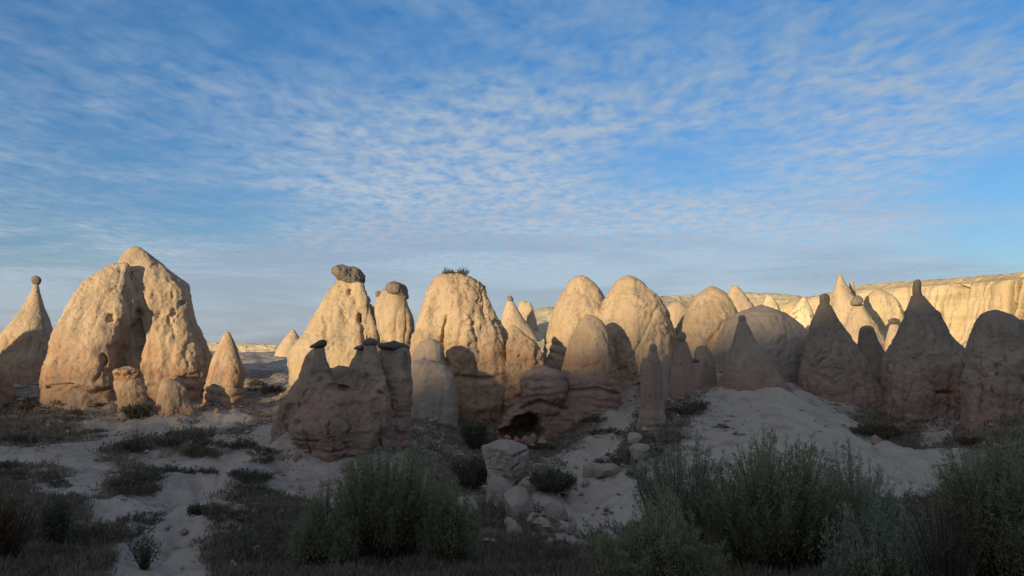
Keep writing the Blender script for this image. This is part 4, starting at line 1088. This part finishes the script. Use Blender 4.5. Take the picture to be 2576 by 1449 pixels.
# (px0, px1, py0, py1, count, size m, kinds, label, group)
REG = [
 (395, 520, 1062, 1125, 17, .9, (0, 1, 2), 'scrub bushes on the sand mound under the ledged cone', 'scrub on the upper sand mound'),
 (250, 385, 1112, 1160, 15, .8, (0, 1, 2), 'scrub bushes on the middle sand mound by the path', 'scrub on the middle sand mound'),
 (250, 425, 1188, 1250, 20, .8, (0, 2, 1), 'scrub bushes on the lower sand mound above the gully', 'scrub above the sandy gully'),
 (0, 160, 1170, 1225, 16, .8, (0, 2), 'dark scrub bushes below the pale path', 'scrub below the path'),
 (-20, 250, 1020, 1120, 24, .9, (0, 1, 3), 'scrub bushes at the split massif foot above the path', 'scrub at the massif foot'),
 (480, 690, 1080, 1200, 30, .8, (0, 1, 2), 'scrub bushes on the slope left of the capped cluster', 'scrub on the slope left of the cluster'),
 (610, 735, 960, 1005, 16, 1.0, (3, 0, 3), 'russet scrub bushes between ledged cone and dark cluster', 'russet scrub in the pass'),
 (580, 760, 1190, 1270, 16, .7, (1, 0, 2), 'scrub bushes on the slope above the half buried boulder', 'scrub above the buried boulder'),
 (1180, 1480, 1085, 1130, 22, .8, (0, 1), 'scrub bushes along the foot of the layered ledge', 'scrub below the ledge'),
 (1440, 1560, 1040, 1095, 14, .8, (1, 0), 'green scrub bushes at the top of the pale slope path', 'scrub above the slope path'),
 (1500, 1720, 1080, 1200, 36, .7, (0, 2, 1), 'scrub bushes below the slim pinkish pillar', 'scrub below the slim pillar'),
 (1590, 1760, 985, 1060, 18, .8, (1, 0), 'dark scrub bushes around the feet of the two pillars', 'scrub round the pillar feet'),
 (1820, 2200, 1020, 1110, 9, .35, (0, 2), 'tiny dark tufts dotting the white mound', 'tufts on the white mound'),
 (1440, 1590, 1200, 1340, 12, .28, (0, 2), 'tiny dark tufts on the pale ash slope', 'tufts on the ash slope'),
 (2150, 2460, 1065, 1120, 24, .9, (1, 0, 3), 'scrub bushes behind the white mound below the tallest cone', 'scrub behind the mound'),
 (0, 380, 1295, 1440, 24, .75, (0, 1, 2), 'dark scrub bushes in the lower left foreground', 'scrub in the lower left'),
 (430, 780, 1285, 1440, 24, .7, (0, 1, 2), 'dark scrub bushes in the bottom foreground left of the big willow', 'scrub left of the big willow'),
 (1220, 1500, 1385, 1445, 12, .55, (0, 1), 'dark scrub bushes in the bottom foreground between the willows', 'scrub between the willows'),
 (1180, 1420, 1320, 1400, 14, .5, (0, 1), 'scrub bushes in the gully bottom below the boulders', 'scrub in the gully bottom'),
]
def copy_tree(o):
    c = o.copy()
    COL.objects.link(c)
    for ch in o.children:
        q = ch.copy()
        COL.objects.link(q)
        q.parent = c
    return c

# screen rows become ground points by walking each ray down to the ground
def ray_ground(px, py):
    D = np.exp(np.linspace(math.log(15), math.log(120), 500))
    p = P(np.full(500, px), np.full(500, py), D)
    z, _, _ = ground_at(p[:, 0], p[:, 1])
    hit = np.nonzero(p[:, 2] <= z)[0]
    return p[hit[0]] if len(hit) else None

for (x0, x1, y0, y1, cnt, size, kinds, lb, gp) in REG:
    src, made = {}, []
    for j in range(max(7, int(cnt * .8)) if y0 < 1280 else cnt):
        if j % 4 == 0:
            hub = (SR.uniform(x0, x1), SR.uniform(y0, y1))
            q = ray_ground(*hub)
        else:
            q = ray_ground(np.clip(hub[0] + SR.normal() * .13 * (x1 - x0), x0, x1), np.clip(hub[1] + SR.normal() * .10 * (y1 - y0), y0, y1))
        if q is None:
            continue
        kd = kinds[int(SR.integers(len(kinds)))]
        sc = size * SR.uniform(.55, 1.35)
        if kd not in src:
            c = src[kd] = shrub('scrub_bush', PROTO[kd][0], PROTO[kd][1], q[0], q[1], lb, 'shrub', gp, z=q[2], rot=SR.uniform(0, 6.28), sc=sc)
        else:
            c = copy_tree(src[kd])
            c.location = (q[0], q[1], q[2] - .03)
            c.rotation_euler = (0, 0, SR.uniform(0, 6.28))
            c.scale = (sc, sc, sc * SR.uniform(.7, 1.2))
        made.append(c)
    rest = list(made)
    for word, key in (('leftmost', lambda o: o.location.x / o.location.y), ('rightmost', lambda o: -o.location.x / o.location.y), ('biggest', lambda o: -o.scale.x), ('nearest', lambda o: o.location.y), ('farthest', lambda o: -o.location.y)):
        o = min(made, key=key)
        if o in rest:
            rest.remove(o)
            o['label'] = word + ' of the ' + lb
    for o in rest:
        o['label'] = 'one of the middling ' + lb

# dry grass and weeds over the scrubby ground: beyond counting
def build_grass():
    rng = np.random.default_rng(5)
    n = 60000
    D = np.exp(rng.uniform(math.log(15), math.log(62), n))
    px = rng.uniform(-150, 2730, n)
    x = P(px, np.full(n, 1000.0), D)[:, 0]
    cl = noise3(np.stack([x * .55, D * .55, D * 0], -1))
    z, veg, ash = ground_at(x, D)
    keep = (veg + .35 * cl + rng.uniform(-.15, .15, n)) > .62
    x, D, z = x[keep], D[keep], z[keep]
    B = 5
    m = len(x)
    C = np.repeat(np.stack([x, D, z - .02], -1), B, 0)
    C[:, :2] += rng.normal(size=(m * B, 2)) * np.repeat(.05 + .002 * D, B)[:, None]
    d = rng.normal(size=(m * B, 3)) * .45 + [0, 0, 1]
    d /= np.linalg.norm(d, axis=1)[:, None]
    k = rng.uniform(.5, 1.4, m * B)
    Dd = np.repeat(D, B)
    V, F = leaves(C, d, .24 * k, (.012 + .0009 * Dd) * k, rng)
    tone = np.clip(np.repeat(.5 + .6 * cl[keep], B) + rng.normal(size=m * B) * .2, 0, 1)
    me = mesh_np('dry_grass', V, F, M_GRASS, attrs={'tone': np.repeat(tone, 4)})
    tag(obj('dry_grass', me), 'dry grass and weeds covering the shaded slopes', 'grass', kind='stuff')
build_grass()

def build_gravel():
    rng = np.random.default_rng(9)
    n = 16000
    D = np.exp(rng.uniform(math.log(17), math.log(70), n))
    px = rng.uniform(-60, 2640, n)
    x = P(px, np.full(n, 1000.0), D)[:, 0]
    # more debris close to the rocks
    f = np.array(FOOT)
    m = 9000
    k = rng.integers(0, len(f), m)
    a = rng.uniform(math.pi * .9, math.pi * 2.1, m); e = 1 + rng.exponential(.16, m)
    x = np.concatenate([x, f[k, 0] + np.cos(a) * f[k, 2] * e]); D = np.concatenate([D, f[k, 1] + np.sin(a) * f[k, 3] * e])
    z, veg, ash = ground_at(x, D)
    cl = noise3(np.stack([x * .4, D * .4, D * 0 + 5], -1))
    keep = (rng.uniform(0, 1, len(x)) < (.28 + .45 * cl) * (1 - .93 * ash)) & (z > -20) & (D > 15)
    x, D, z = x[keep], D[keep], z[keep]
    n = len(x)
    size = (.02 + .0011 * D) * rng.lognormal(0, .55, n)
    o6 = np.array([[1, 0, 0], [0, 1, 0], [-1, 0, 0], [0, -1, 0], [0, 0, 1], [0, 0, -1]], float)
    V = o6[None] * rng.uniform(.6, 1.3, (n, 6, 1)) * size[:, None, None]
    V[:, :, 2] *= .7
    a = rng.uniform(0, 6.28, n); ca, sa = np.cos(a)[:, None], np.sin(a)[:, None]
    V = np.stack([V[:, :, 0] * ca - V[:, :, 1] * sa + x[:, None], V[:, :, 0] * sa + V[:, :, 1] * ca + D[:, None], V[:, :, 2] + (z + size * .2)[:, None]], -1)
    T = np.array([[0, 1, 4], [1, 2, 4], [2, 3, 4], [3, 0, 4], [1, 0, 5], [2, 1, 5], [3, 2, 5], [0, 3, 5]])
    F = (np.arange(n)[:, None, None] * 6 + T[None]).reshape(-1, 3)
    me = mesh_np('gravel', V.reshape(-1, 3), F, M_TUFF_GREY, smooth=False)
    tag(obj('gravel', me), 'loose stones and grit strewn over the sand and rock feet', 'gravel', kind='stuff')
build_gravel()
print('TRIS', sum(len(o.data.polygons) * 2 for o in SC.objects if o.type == 'MESH'), len(SC.objects))
